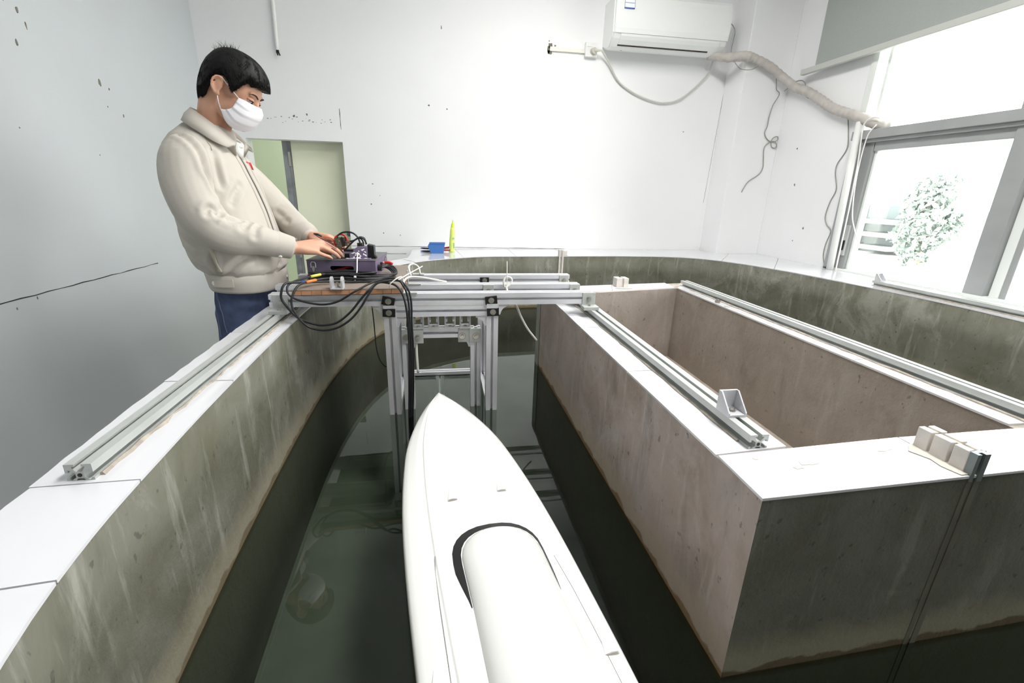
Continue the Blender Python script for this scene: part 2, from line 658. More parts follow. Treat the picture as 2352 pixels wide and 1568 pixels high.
# partition to the right of the pole, running back
bm = bmesh.new()
box(bm, (0.4, YB + 0.121, 0), (0.5, 6.0, 2.6))
struct(new_obj('wall_partition', bm, M_GREEN2))
door = thing('door_1', 'half-open olive green door leaf hung on a grey metal post in the doorway', 'door', (-1.11, 3.97, 0))
struct(door)
bm = bmesh.new()
box(bm, (-1.105, 3.97, 0.02), (-0.60, 4.0, 2.1))
part('door_leaf', bm, M_GREEN2, door)
bm = bmesh.new()
box(bm, (-1.165, 3.955, 0), (-1.128, 4.02, 2.2), bevel=0.003)
box(bm, (-1.128, 3.965, 0), (-1.108, 4.01, 2.2))
part('door_post', bm, M_DOORFR, door)
for z in (1.45, 0.75):
    bm = bmesh.new()
    cyl(bm, (-1.121, 3.955, z - 0.05), (-1.121, 3.955, z + 0.05), 0.009, 10)
    part('hinge', bm, M_STEEL, door)
bm = bmesh.new()
cyl(bm, (-0.722, 3.97, 0.895), (-0.722, 3.935, 0.895), 0.012, 12)
ellipsoid(bm, (-0.722, 3.925, 0.895), (0.02, 0.016, 0.02), 14, 8)
part('door_knob', bm, mat('teal_grey_knob', (92, 112, 112), 0.35), door, smooth=True)

# ------------------------------------------------------------------ ring channel: outer wall with its tiled coping
PAIRS = [((-.20, -.06), (-.34, -.20)), ((-.36, .18), (-.53, .14)), ((-.436, .395), (-.592, .37)), ((-.472, .58), (-.622, .57)), ((-.489, .80), (-.643, .80)), ((-.500, 1.0), (-.655, 1.0)),
         ((-.510, 1.3), (-.664, 1.3)), ((-.515, 1.6), (-.670, 1.6)), ((-.512, 1.9), (-.672, 1.9)), ((-.49, 2.2), (-.66, 2.23)), ((-.44, 2.5), (-.60, 2.57)), ((-.35, 2.77), (-.48, 2.87)),
         ((-.225, 2.98), (-.335, 3.10)), ((-.13, 3.085), (-.215, 3.25)), ((-.03, 3.165), (-.215, YB)), ((.28, 3.325), (.28, YB)), ((.60, 3.36), (.60, YB)), ((.914, 3.378), (.914, YB)),
         ((1.20, 3.395), (1.20, YB)), ((1.49, 3.40), (1.49, YB)), ((1.78, 3.37), (1.78, YB)), ((2.0, 3.27), (2.12, YB)), ((2.16, 3.03), (XR, YB)), ((2.27, 2.7), (XR, 3.15)), ((2.325, 2.4), (XR, 2.6)),
         ((2.37, 2.05), (XR, 2.1)), ((2.386, 1.72), (XR, 1.72)), ((2.366, 1.40), (XR, 1.40)), ((2.32, .9), (XR, .9)), ((2.22, .4), (XR, .4)), ((2.0, .0), (XR, -.1)), ((1.7, -.25), (1.75, -.55)),
         ((1.2, -.40), (1.2, -.62)), ((.7, -.38), (.7, -.60)), ((.2, -.27), (.13, -.47))]
SUB = 6
inner = catmull([(*p[0], 0) for p in PAIRS], SUB, closed=True)
outer = []
for i in range(len(PAIRS)):
    a, b = Vector((*PAIRS[i][1], 0)), Vector((*PAIRS[(i + 1) % len(PAIRS)][1], 0))
    for k in range(SUB):
        outer.append(a.lerp(b, k / SUB))
NI = len(inner)
bm = bmesh.new()
rows = []
zs = [ZB - 0.04, 0.30, 0.50, 0.66, ZC - 0.005]
for i in range(NI):
    p, q = inner[i], outer[i]
    col = [bm.verts.new((p.x, p.y, z)) for z in zs] + [bm.verts.new((q.x, q.y, zs[-1])), bm.verts.new((q.x, q.y, 0.0))]
    rows.append(col)
for i in range(NI):
    A, B = rows[i], rows[(i + 1) % NI]
    for k in range(len(A)):
        kk = (k + 1) % len(A)
        bm.faces.new((A[k], A[kk], B[kk], B[k]))
wall_channel = struct(new_obj('wall_channel', bm, M_CON))
wall_channel.data.materials.append(M_WALL)
wall_channel.data.materials.append(M_MORTAR)
for pi, pl in enumerate(wall_channel.data.polygons):
    k = pi % 7
    pl.material_index = 0 if k < 4 else (2 if k == 4 else 1)
    if k < 4 or k == 5:
        pl.use_smooth = True

# coping tiles: joints about every 0.41 m measured along the inner edge, laid from the joint seen at y = 0.70
acc = [0.0]
for i in range(1, NI + 1):
    acc.append(acc[-1] + (inner[i % NI] - inner[i - 1]).length)
TOT = acc[-1]


def at_len(s):
    s = s % TOT
    for i in range(NI):
        if acc[i] <= s <= acc[i + 1]:
            t = (s - acc[i]) / max(1e-9, acc[i + 1] - acc[i])
            return inner[i].lerp(inner[(i + 1) % NI], t), outer[i].lerp(outer[(i + 1) % NI], t)
    return inner[0], outer[0]


def len_at_y(y):
    for i in range(NI // 3):
        if inner[i].y <= y <= inner[i + 1].y and inner[i].x < 0:
            return acc[i] + (acc[i + 1] - acc[i]) * (y - inner[i].y) / (inner[i + 1].y - inner[i].y)
    return 0


s0 = len_at_y(0.70)
joints = [s0 - 0.205, s0]
s = s0
while s + 0.42 < s0 - 0.205 + TOT - 0.05:
    s += 0.405
    joints.append(s)
joints.append(s0 - 0.205 + TOT)
rnd = random.Random(5)
for j in range(len(joints) - 1):
    a, b = joints[j] + 0.0015, joints[j + 1] - 0.0015
    n = max(3, int((b - a) / 0.04))
    bm = bmesh.new()
    rows = []
    dz = rnd.uniform(-0.0007, 0.0007)
    back = None
    for k in range(n + 1):
        p, q = at_len(a + (b - a) * k / n)
        d = (q - p)
        p2 = p - d.normalized() * 0.0012
        q2 = q + d.normalized() * rnd.uniform(-0.003, 0.001)
        if q2.y > YB - 0.002:
            q2.y = YB - 0.002
        if q2.x > XR - 0.002:
            q2.x = XR - 0.002
        if q2.y > 3.575 and q2.x > 2.31:
            q2 = Vector((min(q2.x, 2.31), q2.y, 0)) if p.x < 1.99 else Vector((q2.x, 3.577, 0))
        rows.append([bm.verts.new((p2.x, p2.y, ZC + dz)), bm.verts.new((q2.x, q2.y, ZC + dz)), bm.verts.new((q2.x, q2.y, ZC - 0.005)), bm.verts.new((p2.x, p2.y, ZC - 0.005))])
    for A, B in zip(rows, rows[1:]):
        for k in range(4):
            bm.faces.new((A[k], A[(k + 1) % 4], B[(k + 1) % 4], B[k]))
    bm.faces.new(rows[0])
    bm.faces.new(list(reversed(rows[-1])))
    part('tile', bm, M_TILE, wall_channel)

# ------------------------------------------------------------------ island wall with the dry pool inside
OUT = [(.497, .535), (1.335, .560), (1.335, 2.32), (.487, 2.20)]
INN = [(.648, .672), (1.213, .680), (1.221, 2.176), (.655, 2.067)]
ZP = 0.42
bm = bmesh.new()


def ringverts(poly, z):
    return [bm.verts.new((x, y, z)) for x, y in poly]


def subdivided(poly, n=10):
    out = []
    for i in range(4):
        a, b = Vector(poly[i]), Vector(poly[(i + 1) % 4])
        for k in range(n):
            t = k / n
            out.append(tuple(a.lerp(b, t)))
    return out


SO, SI = subdivided(OUT), subdivided(INN)
levels_o = [ringverts(SO, z) for z in (0.0, 0.3, 0.5, 0.65, ZC - 0.005)]
levels_i = [ringverts(SI, z) for z in (ZC - 0.005, 0.65, 0.52, ZP)]
LV = levels_o + levels_i
n = len(SO)
for a, b in zip(LV, LV[1:]):
    for k in range(n):
        bm.faces.new((a[k], a[(k + 1) % n], b[(k + 1) % n], b[k]))
bm.faces.new(levels_i[-1])
wall_island = struct(new_obj('wall_island', bm, M_CON_I))
for m_ in (M_CON_F, M_CON_P, M_MORTAR):
    wall_island.data.materials.append(m_)
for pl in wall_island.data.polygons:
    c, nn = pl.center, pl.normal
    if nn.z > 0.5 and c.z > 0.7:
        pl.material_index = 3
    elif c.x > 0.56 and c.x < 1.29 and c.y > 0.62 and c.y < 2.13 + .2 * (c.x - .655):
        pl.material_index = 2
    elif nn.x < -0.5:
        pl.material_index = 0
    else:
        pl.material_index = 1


def quad_tile(p):
    bm = bmesh.new()
    top = [bm.verts.new((x, y, ZC)) for x, y in p]
    bot = [bm.verts.new((x, y, ZC - 0.005)) for x, y in p]
    bm.faces.new(top)
    bm.faces.new(list(reversed(bot)))
    for k in range(4):
        bm.faces.new((top[k], bot[k], bot[(k + 1) % 4], top[(k + 1) % 4]))
    part('tile', bm, M_TILE, wall_island)


def lerp2(a, b, t):
    return (a[0] + (b[0] - a[0]) * t, a[1] + (b[1] - a[1]) * t)


def on_y(a, b, y):
    return lerp2(a, b, (y - a[1]) / (b[1] - a[1]))


e = 0.0012
O2 = [(OUT[0][0] - e, OUT[0][1] - e), (OUT[1][0] + e, OUT[1][1] - e), (OUT[2][0] + e, OUT[2][1] + e), (OUT[3][0] - e, OUT[3][1] + e)]
I2 = [(INN[0][0] + e, INN[0][1] + e), (INN[1][0] - e, INN[1][1] + e), (INN[2][0] - e, INN[2][1] - e), (INN[3][0] + e, INN[3][1] - e)]
# left strip of the island
ys = [(0.660, 0.672), (1.072, 1.075), (1.487, 1.487), (1.712, 1.712), (2.045, 2.06)]
for (y0, y0b), (y1, y1b) in zip(ys, ys[1:]):
    g = 0.0015
    quad_tile([on_y(O2[0], O2[3], y0 + g), on_y(I2[0], I2[3], y0b + g), on_y(I2[0], I2[3], y1b - g), on_y(O2[0], O2[3], y1 - g)])
# front strip, cut near the gate slot
xs = [0.497, 0.895, 1.30]
quad_tile([O2[0], (.905, OUT[0][1] + .012 - e), (.905, .679), (O2[0][0] + .002, .658)])
quad_tile([(.908, OUT[0][1] + .0125 - e), (O2[1][0], O2[1][1]), (O2[1][0], .685), (.908, .679)])
# right strip and far strip
ys = [0.70, 1.10, 1.50, 1.90, 2.30]
for y0, y1 in zip(ys, ys[1:]):
    g = 0.0015
    quad_tile([on_y(I2[1], I2[2], max(y0, .69) + g), on_y(O2[1], O2[2], y0 + g), on_y(O2[1], O2[2], y1 - g), on_y(I2[1], I2[2], min(y1, 2.172) - g)])
far_o = [lerp2(O2[3], O2[2], t) for t in (0, .48, .86)]
far_i = [lerp2((.655 - .16, 2.062), INN[2], t) for t in (0, .48, .98)]
for k in range(2):
    quad_tile([(far_i[k][0] + .001, far_i[k][1] - e), (far_i[k + 1][0] - .001, far_i[k + 1][1] - e), (far_o[k + 1][0] - .001, far_o[k + 1][1]), (far_o[k][0] + .001, far_o[k][1])])

# channel bottom and the water
bm = bmesh.new()
bm.faces.new([bm.verts.new((p.x, p.y, ZB)) for p in inner])
struct(new_obj('floor_channel', bm, M_CON_BOT))
bm = bmesh.new()
lo = [bm.verts.new((p.x, p.y, ZW)) for p in inner]
li = [bm.verts.new((x, y, ZW)) for x, y in SO]
es = [bm.edges.new((lo[k], lo[(k + 1) % len(lo)])) for k in range(len(lo))]
es += [bm.edges.new((li[k], li[(k + 1) % len(li)])) for k in range(len(li))]
bmesh.ops.triangle_fill(bm, use_beauty=True, use_dissolve=False, edges=es)
for f in bm.faces:
    if f.normal.z < 0:
        f.normal_flip()
water = new_obj('water', bm, M_WATER, recalc=False)
tag(water, 'still murky green water filling the ring-shaped concrete channel', 'water')
water['kind'] = 'stuff'

# ------------------------------------------------------------------ window wall
M_FRAME = mat('grey_window_aluminium', (166, 168, 168), 0.45, metal=0.3, var=0.08, scale=8)
M_FRAME_W = mat('white_window_profile', (226, 230, 226), 0.4)
win = thing('window_1', 'tall grey aluminium sliding window along the right wall with bright sky behind', 'window', (XR + 0.06, 1.25, WZ0))
struct(win)
fx0, fx1 = XR - 0.015, XR + 0.075


def wbar(name, y0, y1, z0, z1, x0=fx0, x1=fx1, m=None, bev=0.003):
    bm = bmesh.new()
    box(bm, (x0, y0, z0), (x1, y1, z1), bevel=bev)
    return part(name, bm, m or M_FRAME, win)


wbar('jamb', 2.765, 2.845, WZ0, 1.615)
wbar('jamb', 2.800, 2.845, 1.675, WZ1, m=M_FRAME_W)
wbar('jamb_bead', 2.745, 2.765, 1.675, WZ1, x0=XR + 0.02, m=M_FRAME_W)
wbar('jamb_bead', 2.688, 2.706, WZ0 + .02, 1.60, x0=XR + 0.03, m=M_FRAME_W)
wbar('sash_stile', 2.706, 2.768, WZ0 + .02, 1.61, x0=XR + 0.012)
wbar('transom', WY0, 2.845, 1.625, 1.678, x0=fx0 - .02)
wbar('transom_lip', WY0, 2.80, 1.605, 1.626, x0=fx0)
wbar('sash_rail', 1.95, 2.70, 1.555, 1.607, x0=XR + 0.012)
wbar('sill_rail', WY0, 2.845, WZ0, WZ0 + 0.022, x0=fx0, m=M_FRAME_W)
wbar('head_rail', WY0, 2.845, WZ1 - 0.06, WZ1)
y = 1.94
while y > WY0 + 0.4:
    wbar('sash_stile', y - 0.085, y + 0.01, WZ0 + .02, 1.607, x0=XR + 0.0)
    wbar('sash_bead', y - 0.135, y - 0.09, WZ0 + .02, 1.607, x0=XR + 0.03, m=M_FRAME_W)
    wbar('sash_stile', y - 0.165, y - 0.137, WZ0 + .02, 1.607, x0=XR + 0.025)
    wbar('mullion', y - 0.055, y + 0.012, 1.675, WZ1, x0=fx0)
    y -= 0.86
wbar('jamb', WY0, WY0 + 0.06, WZ0, WZ1)
for y0, y1 in ((1.94, 2.70), (1.02, 1.79), (WY0 + .06, .93)):
    bm = bmesh.new()
    box(bm, (XR + 0.045, y0, WZ0 + .02), (XR + 0.05, y1, 1.56))
    part('pane', bm, M_GLASS, win)
for y0, y1 in ((1.94, 2.76), (1.08, 1.89), (WY0 + .06, 1.03)):
    bm = bmesh.new()
    box(bm, (XR + 0.045, y0, 1.675), (XR + 0.05, y1, WZ1 - .05))
    part('pane', bm, M_GLASS, win)
bm = bmesh.new()
box(bm, (XR - 0.004, 2.718, 0.90), (XR + 0.013, 2.748, 1.10), bevel=0.002)
lt = part('sash_latch', bm, M_ALU_D, win)
bm = bmesh.new()
box(bm, (XR - 0.010, 2.726, 0.935), (XR - 0.003, 2.740, 1.00), bevel=0.002)
part('latch_slot', bm, M_BLACK, lt)

# roller blind in front of the upper window
blind = thing('roller_blind', 'grey-green roller blind lowered over the upper part of the right window', 'blind', (2.62, 1.6, 2.16))
bm = bmesh.new()
box(bm, (2.630, -0.45, 2.14), (2.633, 3.255, 3.02))
part('blind_fabric', bm, mat('grey_green_blind_cloth', (160, 165, 161), 0.8, var=0.05, scale=150), blind)
bm = bmesh.new()
box(bm, (2.615, -0.5, 2.108), (2.648, 3.37, 2.145), bevel=0.004)
part('bottom_bar', bm, mat('grey_blind_bar', (196, 198, 192), 0.4, metal=0.2), blind)
bm = bmesh.new()
cyl(bm, (2.632, -0.5, 3.03), (2.632, 3.36, 3.03), 0.035, 16)
part('roller_tube', bm, M_WHITEPL, blind, smooth=True)
# ------------------------------------------------------------------ aluminium profile helper (T-slot section)
def slot_section(h, v=None):
    v = v or h
    out = []
    s, t, w, d = 0.0048, 0.0042, 0.0095, 0.0135
    w = min(w, h - 0.006)
    d = min(d, h - 0.005)
    side = [(-1, None), (-s, 0), (-s, t), (-w, t), (-w * .9, t + .003), (-.004, d), (.004, d), (w * .9, t + .003), (w, t), (s, t), (s, 0)]
    for k in range(4):
        a = PI / 2 * k
        c, sn = round(math.cos(a)), round(math.sin(a))
        hh = h if k % 2 == 0 else v
        vv = v if k % 2 == 0 else h
        for (u, q) in side:
            if q is None:
                x, y = -hh, -vv
            else:
                x, y = u, -vv + q
            out.append((x * c - y * sn, x * sn + y * c))
    return out


def profile(bm, axis, a, b, c1, c2, h=0.0225, v=None):
    """extrusion along axis from a to b centred on (c1, c2) of the other two axes"""
    prism(bm, [(p[0] + c1, p[1] + c2) for p in slot_section(h, v)], axis, a, b)


def bolt(bm, c, axis, r=0.0075, h=0.006):
    d = Vector(axis)
    c = Vector(c)
    cyl(bm, c, c + d * 0.0015, r * 1.5, 14)
    cyl(bm, c + d * 0.0015, c + d * h, r, 6)


def gusset(bm, origin, du, dv, dn, size=0.036, width=0.034, t=0.004, straight=False):
    """cast corner bracket: two flanges along du and dv, two webs with a hollow curved edge, width along dn"""
    o, U, V, W = Vector(origin), Vector(du), Vector(dv), Vector(dn)
    def P(u, v, w):
        return o + U * u + V * v + W * w
    def blk(u0, u1, v0, v1, w0, w1):
        vs = [bm.verts.new(P(u, v, w)) for w in (w0, w1) for (u, v) in ((u0, v0), (u1, v0), (u1, v1), (u0, v1))]
        for idx in ((3, 2, 1, 0), (4, 5, 6, 7), (0, 1, 5, 4), (1, 2, 6, 5), (2, 3, 7, 6), (3, 0, 4, 7)):
            bm.faces.new([vs[i] for i in idx])
    blk(0, size, 0, t, -width / 2, width / 2)
    blk(0, t, t, size, -width / 2, width / 2)
    curve = [(t, t), (size, t), (size, t + .004)]
    for k in range(1, 6):
        if straight:
            break
        a = k / 6 * PI / 2
        curve.append((size - (size - t - .006) * math.sin(a), t + .004 + (size - t - .006) * (1 - math.cos(a))))
    curve += [(t + .004, size), (t, size)]
    for w0 in (-width / 2, width / 2 - .003):
        A = [bm.verts.new(P(u, v, w0)) for u, v in curve]
        B = [bm.verts.new(P(u, v, w0 + .003)) for u, v in curve]
        m_ = len(curve)
        for i in range(m_):
            bm.faces.new((A[i], A[(i + 1) % m_], B[(i + 1) % m_], B[i]))
        bm.faces.new(list(reversed(A)))
        bm.faces.new(B)


# ------------------------------------------------------------------ guide rails on the copings
def rail(name, label, xc, y0, y1, m, group=None):
    t = thing(name, label, 'rail', (xc, y0, ZC), group)
    bm = bmesh.new()
    profile(bm, 'y', y0, y1, xc, ZC + 0.0095, 0.0195)
    part('rail_profile', bm, m, t)
    bm = bmesh.new()
    cyl(bm, (xc, y0 - 0.0006, ZC + 0.0095), (xc, y0 + 0.01, ZC + 0.0095), 0.0034, 12)
    part('end_bore', bm, M_BLACK, t)
    return t


r1 = rail('guide_rail', 'slotted aluminium guide rail set along the left channel coping in front of the man', -0.569, 0.708, 2.35, M_ALU_D)
r2 = rail('guide_rail', 'slotted aluminium guide rail along the near edge of the island, carrying a corner bracket', 0.587, 0.672, 2.05, M_ALU_D)
r3 = rail('guide_rail', 'slotted aluminium guide rail along the window side of the dry pool', 1.281, 0.60, 2.22, M_ALU_D)
r4 = rail('guide_rail', 'slotted aluminium guide rail on the outer coping right under the window', 2.445, 0.3, 2.21, M_ALU_D)
for r_, x0, x1, a, b in ((r1, -0.595, -0.543, .72, 2.3), (r2, 0.561, 0.613, .70, 2.0), (r3, 1.256, 1.306, .62, 2.15), (r4, 2.42, 2.472, .32, 2.2)):
    bm = bmesh.new()
    rnd = random.Random(int(x0 * 100) + 300)
    for xx, sg in ((x0, 1), (x1, -1)):
        P = []
        yy = a
        while yy < b:
            P.append((xx + rnd.uniform(-.003, .004) * sg + .004 * sg, yy, ZC + .0005))
            yy += .035
        tube(bm, P, [rnd.uniform(.002, .006) for _ in P], 5)
    mo = part('mortar_bed', bm, M_MORTAR, r_)
    mo['kind'] = 'stuff'
# corner bracket bolted on the island rail
cb = thing('corner_bracket', 'cast grey corner bracket standing bolted on the near end of the island rail', 'bracket', (0.587, 0.755, 0.829))
bm = bmesh.new()
gusset(bm, (0.587, 0.785, 0.829), (0, -1, 0), (0, 0, 1), (1, 0, 0), 0.043, 0.040, 0.005, True)
part('bracket_body', bm, M_ALU_C, cb)
bm = bmesh.new()
bolt(bm, (0.587, 0.763, 0.834), (0, 0, 1), .0055, .008)
part('bolt', bm, M_STEEL, cb)
cb2 = thing('corner_bracket', 'small cast corner bracket at the far end of the rail under the window', 'bracket', (2.445, 2.19, 0.829))
bm = bmesh.new()
gusset(bm, (2.445, 2.20, 0.829), (0, -1, 0), (0, 0, 1), (1, 0, 0), 0.040, 0.036, 0.005, True)
part('bracket_body', bm, M_ALU_C, cb2)
# loose nut and flat bits on the island coping
nut = bmesh.new()
cyl(nut, (1.233, 1.83, ZC), (1.233, 1.83, ZC + .012), .011, 6)
cyl(nut, (1.233, 1.83, ZC + .012), (1.233, 1.83, ZC + .017), .007, 10)
tag(new_obj('loose_bolt', nut, M_STEEL), 'loose steel bolt head beside the far end of the window-side rail', 'bolt')
for i, (x, y) in enumerate(((1.238, 2.02), (1.236, 1.95), (1.234, 1.76))):
    bm = bmesh.new()
    cyl(bm, (x, y, ZC), (x, y, ZC + .002), .011, 10)
    tag(new_obj('flat_washer', bm, M_ALU_D), ('flat washer on the coping farthest along the window-side rail', 'flat washer between the loose bolt and the farthest washer', 'flat washer just nearer than the loose bolt')[i], 'washer', 'washers on the dry pool coping')

# ------------------------------------------------------------------ gate slots (profile channels let into the walls)
M_PAINTED = mat('white_painted_metal', (214, 208, 202), 0.6, var=0.15, scale=30)
M_SLOT = mat('grey_slot_metal', (120, 128, 128), 0.45, metal=0.3, var=0.2, scale=12)
gs = thing('gate_slot', 'grey slotted metal gate channel running down the island front face under white painted blocks', 'gate slot', (0.93, 0.56, ZB))
bm = bmesh.new()
prism(bm, [(.905, .560), (.905, .545), (.913, .545), (.913, .552), (.921, .552), (.921, .545), (.932, .545), (.932, .560)], 'z', ZC - .012, .842)
part('slot_channel', bm, M_SLOT, gs)
bm = bmesh.new()
prism(bm, [(.904, .552), (.904, .5462), (.914, .5462), (.914, .5505), (.920, .5505), (.920, .5462), (.933, .5462), (.933, .552)], 'z', ZB, ZC - .013)
part('sunk_channel', bm, mat('cement_stained_metal', (104, 102, 92), .6, var=.25, scale=16), gs)
bm = bmesh.new()
box(bm, (.914, .5500, ZB), (.920, .5515, ZC - .013))
part('slot_shade_strip', bm, M_GROOVE, gs)  # solid dark strip standing in for the shade inside the slot
for i, (y0, y1) in enumerate(((.557, .583), (.588, .618), (.623, .648))):
    bm = bmesh.new()
    box(bm, (.904, y0, ZC - .002), (.918, y1, .842), bevel=.0015)
    box(bm, (.926, y0, ZC - .002), (.940, y1, .842), bevel=.0015)
    box(bm, (.914, y0 + .004, ZC - .002), (.930, y1 - .004, .838))
    part('clamp_block', bm, M_PAINTED, gs)
bm = bmesh.new()
flat_blob(bm, (.922, .595, .8385), (1, 0, 0), (0, 1, 0), .007, .012, 10, 4)
part('grime_patch', bm, M_MORTAR, gs)
bm = bmesh.new()
flat_blob(bm, (.915, .60, ZC + .0008), (1, 0, 0), (0, 1, 0), .045, .055, 12, 5)
part('mortar_pad', bm, mat('pale_mortar_smear', (196, 190, 180), .8, var=.1, scale=30), gs)
gs2 = thing('gate_slot', 'narrow white metal gate channel let into the far channel wall', 'gate slot', (0.915, 3.38, ZB))
bm = bmesh.new()
box(bm, (.893, 3.366, ZB), (.907, 3.40, .846))
box(bm, (.917, 3.366, ZB), (.930, 3.40, .843))
box(bm, (.907, 3.378, ZB), (.917, 3.40, .838))
part('slot_channel', bm, M_PAINTED, gs2)
bm = bmesh.new()
box(bm, (.905, 3.395, ZC), (.965, 3.45, .838), bevel=.004)
part('clamp_block', bm, M_PAINTED, gs2)
gs3 = thing('slot_block', 'small white painted metal block with a slot on the far coping of the dry pool', 'block', (0.925, 2.215, ZC))
bm = bmesh.new()
box(bm, (.893, 2.19, ZC), (.921, 2.245, .846), bevel=.002)
box(bm, (.932, 2.19, ZC), (.958, 2.245, .846), bevel=.002)
box(bm, (.915, 2.20, ZC), (.94, 2.24, .842))
part('clamp_block', bm, M_PAINTED, gs3)
bm = bmesh.new()
flat_blob(bm, (.925, 2.155, ZC + .0006), (1, 0, 0), (0, 1, 0), .05, .012, 11, 8)
part('mortar_pad', bm, M_MORTAR, gs3)
# pale metal strip on the left far corner of the island
bm = bmesh.new()
box(bm, (.4835, 2.125, ZB), (.4895, 2.205, .79))
part('corner_strip', bm, mat('grey_corner_strip', (158, 158, 150), .55, var=.15, scale=20), wall_island)
for i, (x, y, a_, b_) in enumerate(((.655, .618, .030, .010), (.62, .606, .012, .006), (.83, .640, .020, .006), (.56, .64, .006, .004))):
    bm = bmesh.new()
    flat_blob(bm, (x, y, ZC - .0004), (1, .15, 0), (-.15, 1, 0), a_, b_, 11, 300 + i)
    part('stain', bm, bpy.data.materials['pale_mortar_smear'], wall_island)

# ------------------------------------------------------------------ gantry across the channel
gan = thing('gantry', 'aluminium profile gantry spanning the channel with legs standing in the water', 'gantry', (0.0, 1.68, 0.845))
H = 0.0225


def gpart(name, fn, m=M_ALU, label=None, smooth=False):
    bm = bmesh.new()
    fn(bm)
    return part(name, bm, m, gan, smooth, label)


for (x0, x1, y) in ((-.595, .584, 1.6825), (-.625, .581, 1.8485), (-.603, .599, 2.0675)):
    gpart('crossbeam', lambda b: profile(b, 'x', x0, x1, y, .8675, H))
gpart('lower_beam', lambda b: profile(b, 'x', -.166, .171, 1.6825, .8235, .0215))
for x in (-.1865, .1925):
    for y in (1.6825, 2.0675):
        gpart('leg', lambda b: profile(b, 'z', ZB, .845, x, y, H))
for x in (-.1325, .1320):
    gpart('inner_leg', lambda b: profile(b, 'z', ZB, .742, x, 1.722, .020))
gpart('inner_beam', lambda b: profile(b, 'x', -.112, .112, 1.722, .7245, .0195))
gpart('foot_beam', lambda b: profile(b, 'x', -.164, .170, 2.0675, .402, .020))
gpart('foot_beam', lambda b: profile(b, 'y', 1.70, 2.047, -.013, .384, .020))
for x in (-.1865, .1925):
    gpart('foot_beam', lambda b: profile(b, 'y', 1.705, 2.045, x, .40, .016))
# black corner plates with bolts, front pairs and one on the rear beam
for (x, z, a) in ((-.189, .863, -.22), (-.189, .820, -.04), (.187, .863, .10), (.194, .818, .03)):
    R = Matrix.Translation((x, 1.655, z)) @ Matrix.Rotation(-a, 4, 'Y')
    p = gpart('corner_plate', lambda b: box(b, (-.0225, -.0015, -.0155), (.0225, .0045, .0155), R, .001), M_BLACK)
    bm = bmesh.new()
    bolt(bm, (x, 1.6535, z), (0, -1, 0), .0075, .007)
    part('bolt', bm, M_STEEL, p)
p = gpart('corner_plate', lambda b: box(b, (.178, 2.040, .850), (.219, 2.0445, .880), None, .001), M_BLACK)
bm = bmesh.new()
bolt(bm, (.199, 2.040, .866), (0, -1, 0), .0075, .007)
part('bolt', bm, M_STEEL, p)
gpart('joint_plate', lambda b: box(b, (-.208, 1.652, .836), (-.168, 1.659, .848)), M_ALU)
gpart('joint_plate', lambda b: box(b, (.170, 1.652, .833), (.212, 1.659, .850)), M_ALU)
# angle plates on the beams above the rails, each with its bolt
for (x, y, w) in ((.568, 1.6595, .026), (.560, 1.8255, .022), (.571, 2.0445, .022), (.194, 1.8255, .022), (-.556, 1.6595, .026)):
    p = gpart('angle_plate', lambda b: (box(b, (x - w, y - .0045, .838), (x + w, y, .889), None, .001)), M_ALU_D)
    if x > .3 or x < -.3:
        bm = bmesh.new()
        box(bm, (x - w - .004, y - .045, .829), (x + w + .004, y, .842), None, .001)
        part('plate_foot', bm, M_ALU_D, p)
        bm = bmesh.new()
        bolt(bm, (x, y - .024, .842), (0, 0, 1), .006, .006)
        part('bolt', bm, M_STEEL, p)
    bm = bmesh.new()
    bolt(bm, (x, y - .0045, .864), (0, -1, 0), .007, .008)
    part('bolt', bm, M_STEEL, p)
# cast gussets in the corners
for (o, u, v) in (((-.209, 1.6825, .845), (-1, 0, 0), (0, 0, -1)), ((.215, 1.6825, .845), (1, 0, 0), (0, 0, -1)), ((-.164, 1.6825, .802), (1, 0, 0), (0, 0, -1)), ((.170, 1.6825, .802), (-1, 0, 0), (0, 0, -1)),
                  ((-.1125, 1.722, .705), (1, 0, 0), (0, 0, -1)), ((.112, 1.722, .705), (-1, 0, 0), (0, 0, -1))):
    gpart('gusset', lambda b: gusset(b, o, u, v, (0, 1, 0), .040, .034))
# flat joint plates on the inner frame
for (x0, x1, bolts, rusty) in ((-.150, -.070, (-.135, -.090), False), (.063, .153, (.079, .133), True)):
    p = gpart('joint_plate', lambda b: (box(b, (x0, 1.6965, .687), ((x0 + x1) / 2, 1.7015, .742), None, .001), box(b, ((x0 + x1) / 2 - .002, 1.692, .687), (x1, 1.7015, .742), None, .001)), M_ALU_D)
    for bx in bolts:
        bm = bmesh.new()
        yb = 1.6965 if bx < (x0 + x1) / 2 else 1.692
        bolt(bm, (bx, yb, .712), (0, -1, 0), .0075, .010)
        cyl(bm, (bx, yb, .712), (bx, yb - .002, .712), .0125, 16)
        part('bolt', bm, M_STEEL, p)
        if rusty:
            bm = bmesh.new()
            cyl(bm, (bx, yb, .712), (bx, yb - .0012, .712), .0138, 16)
            part('rust_ring', bm, M_RUST, p)
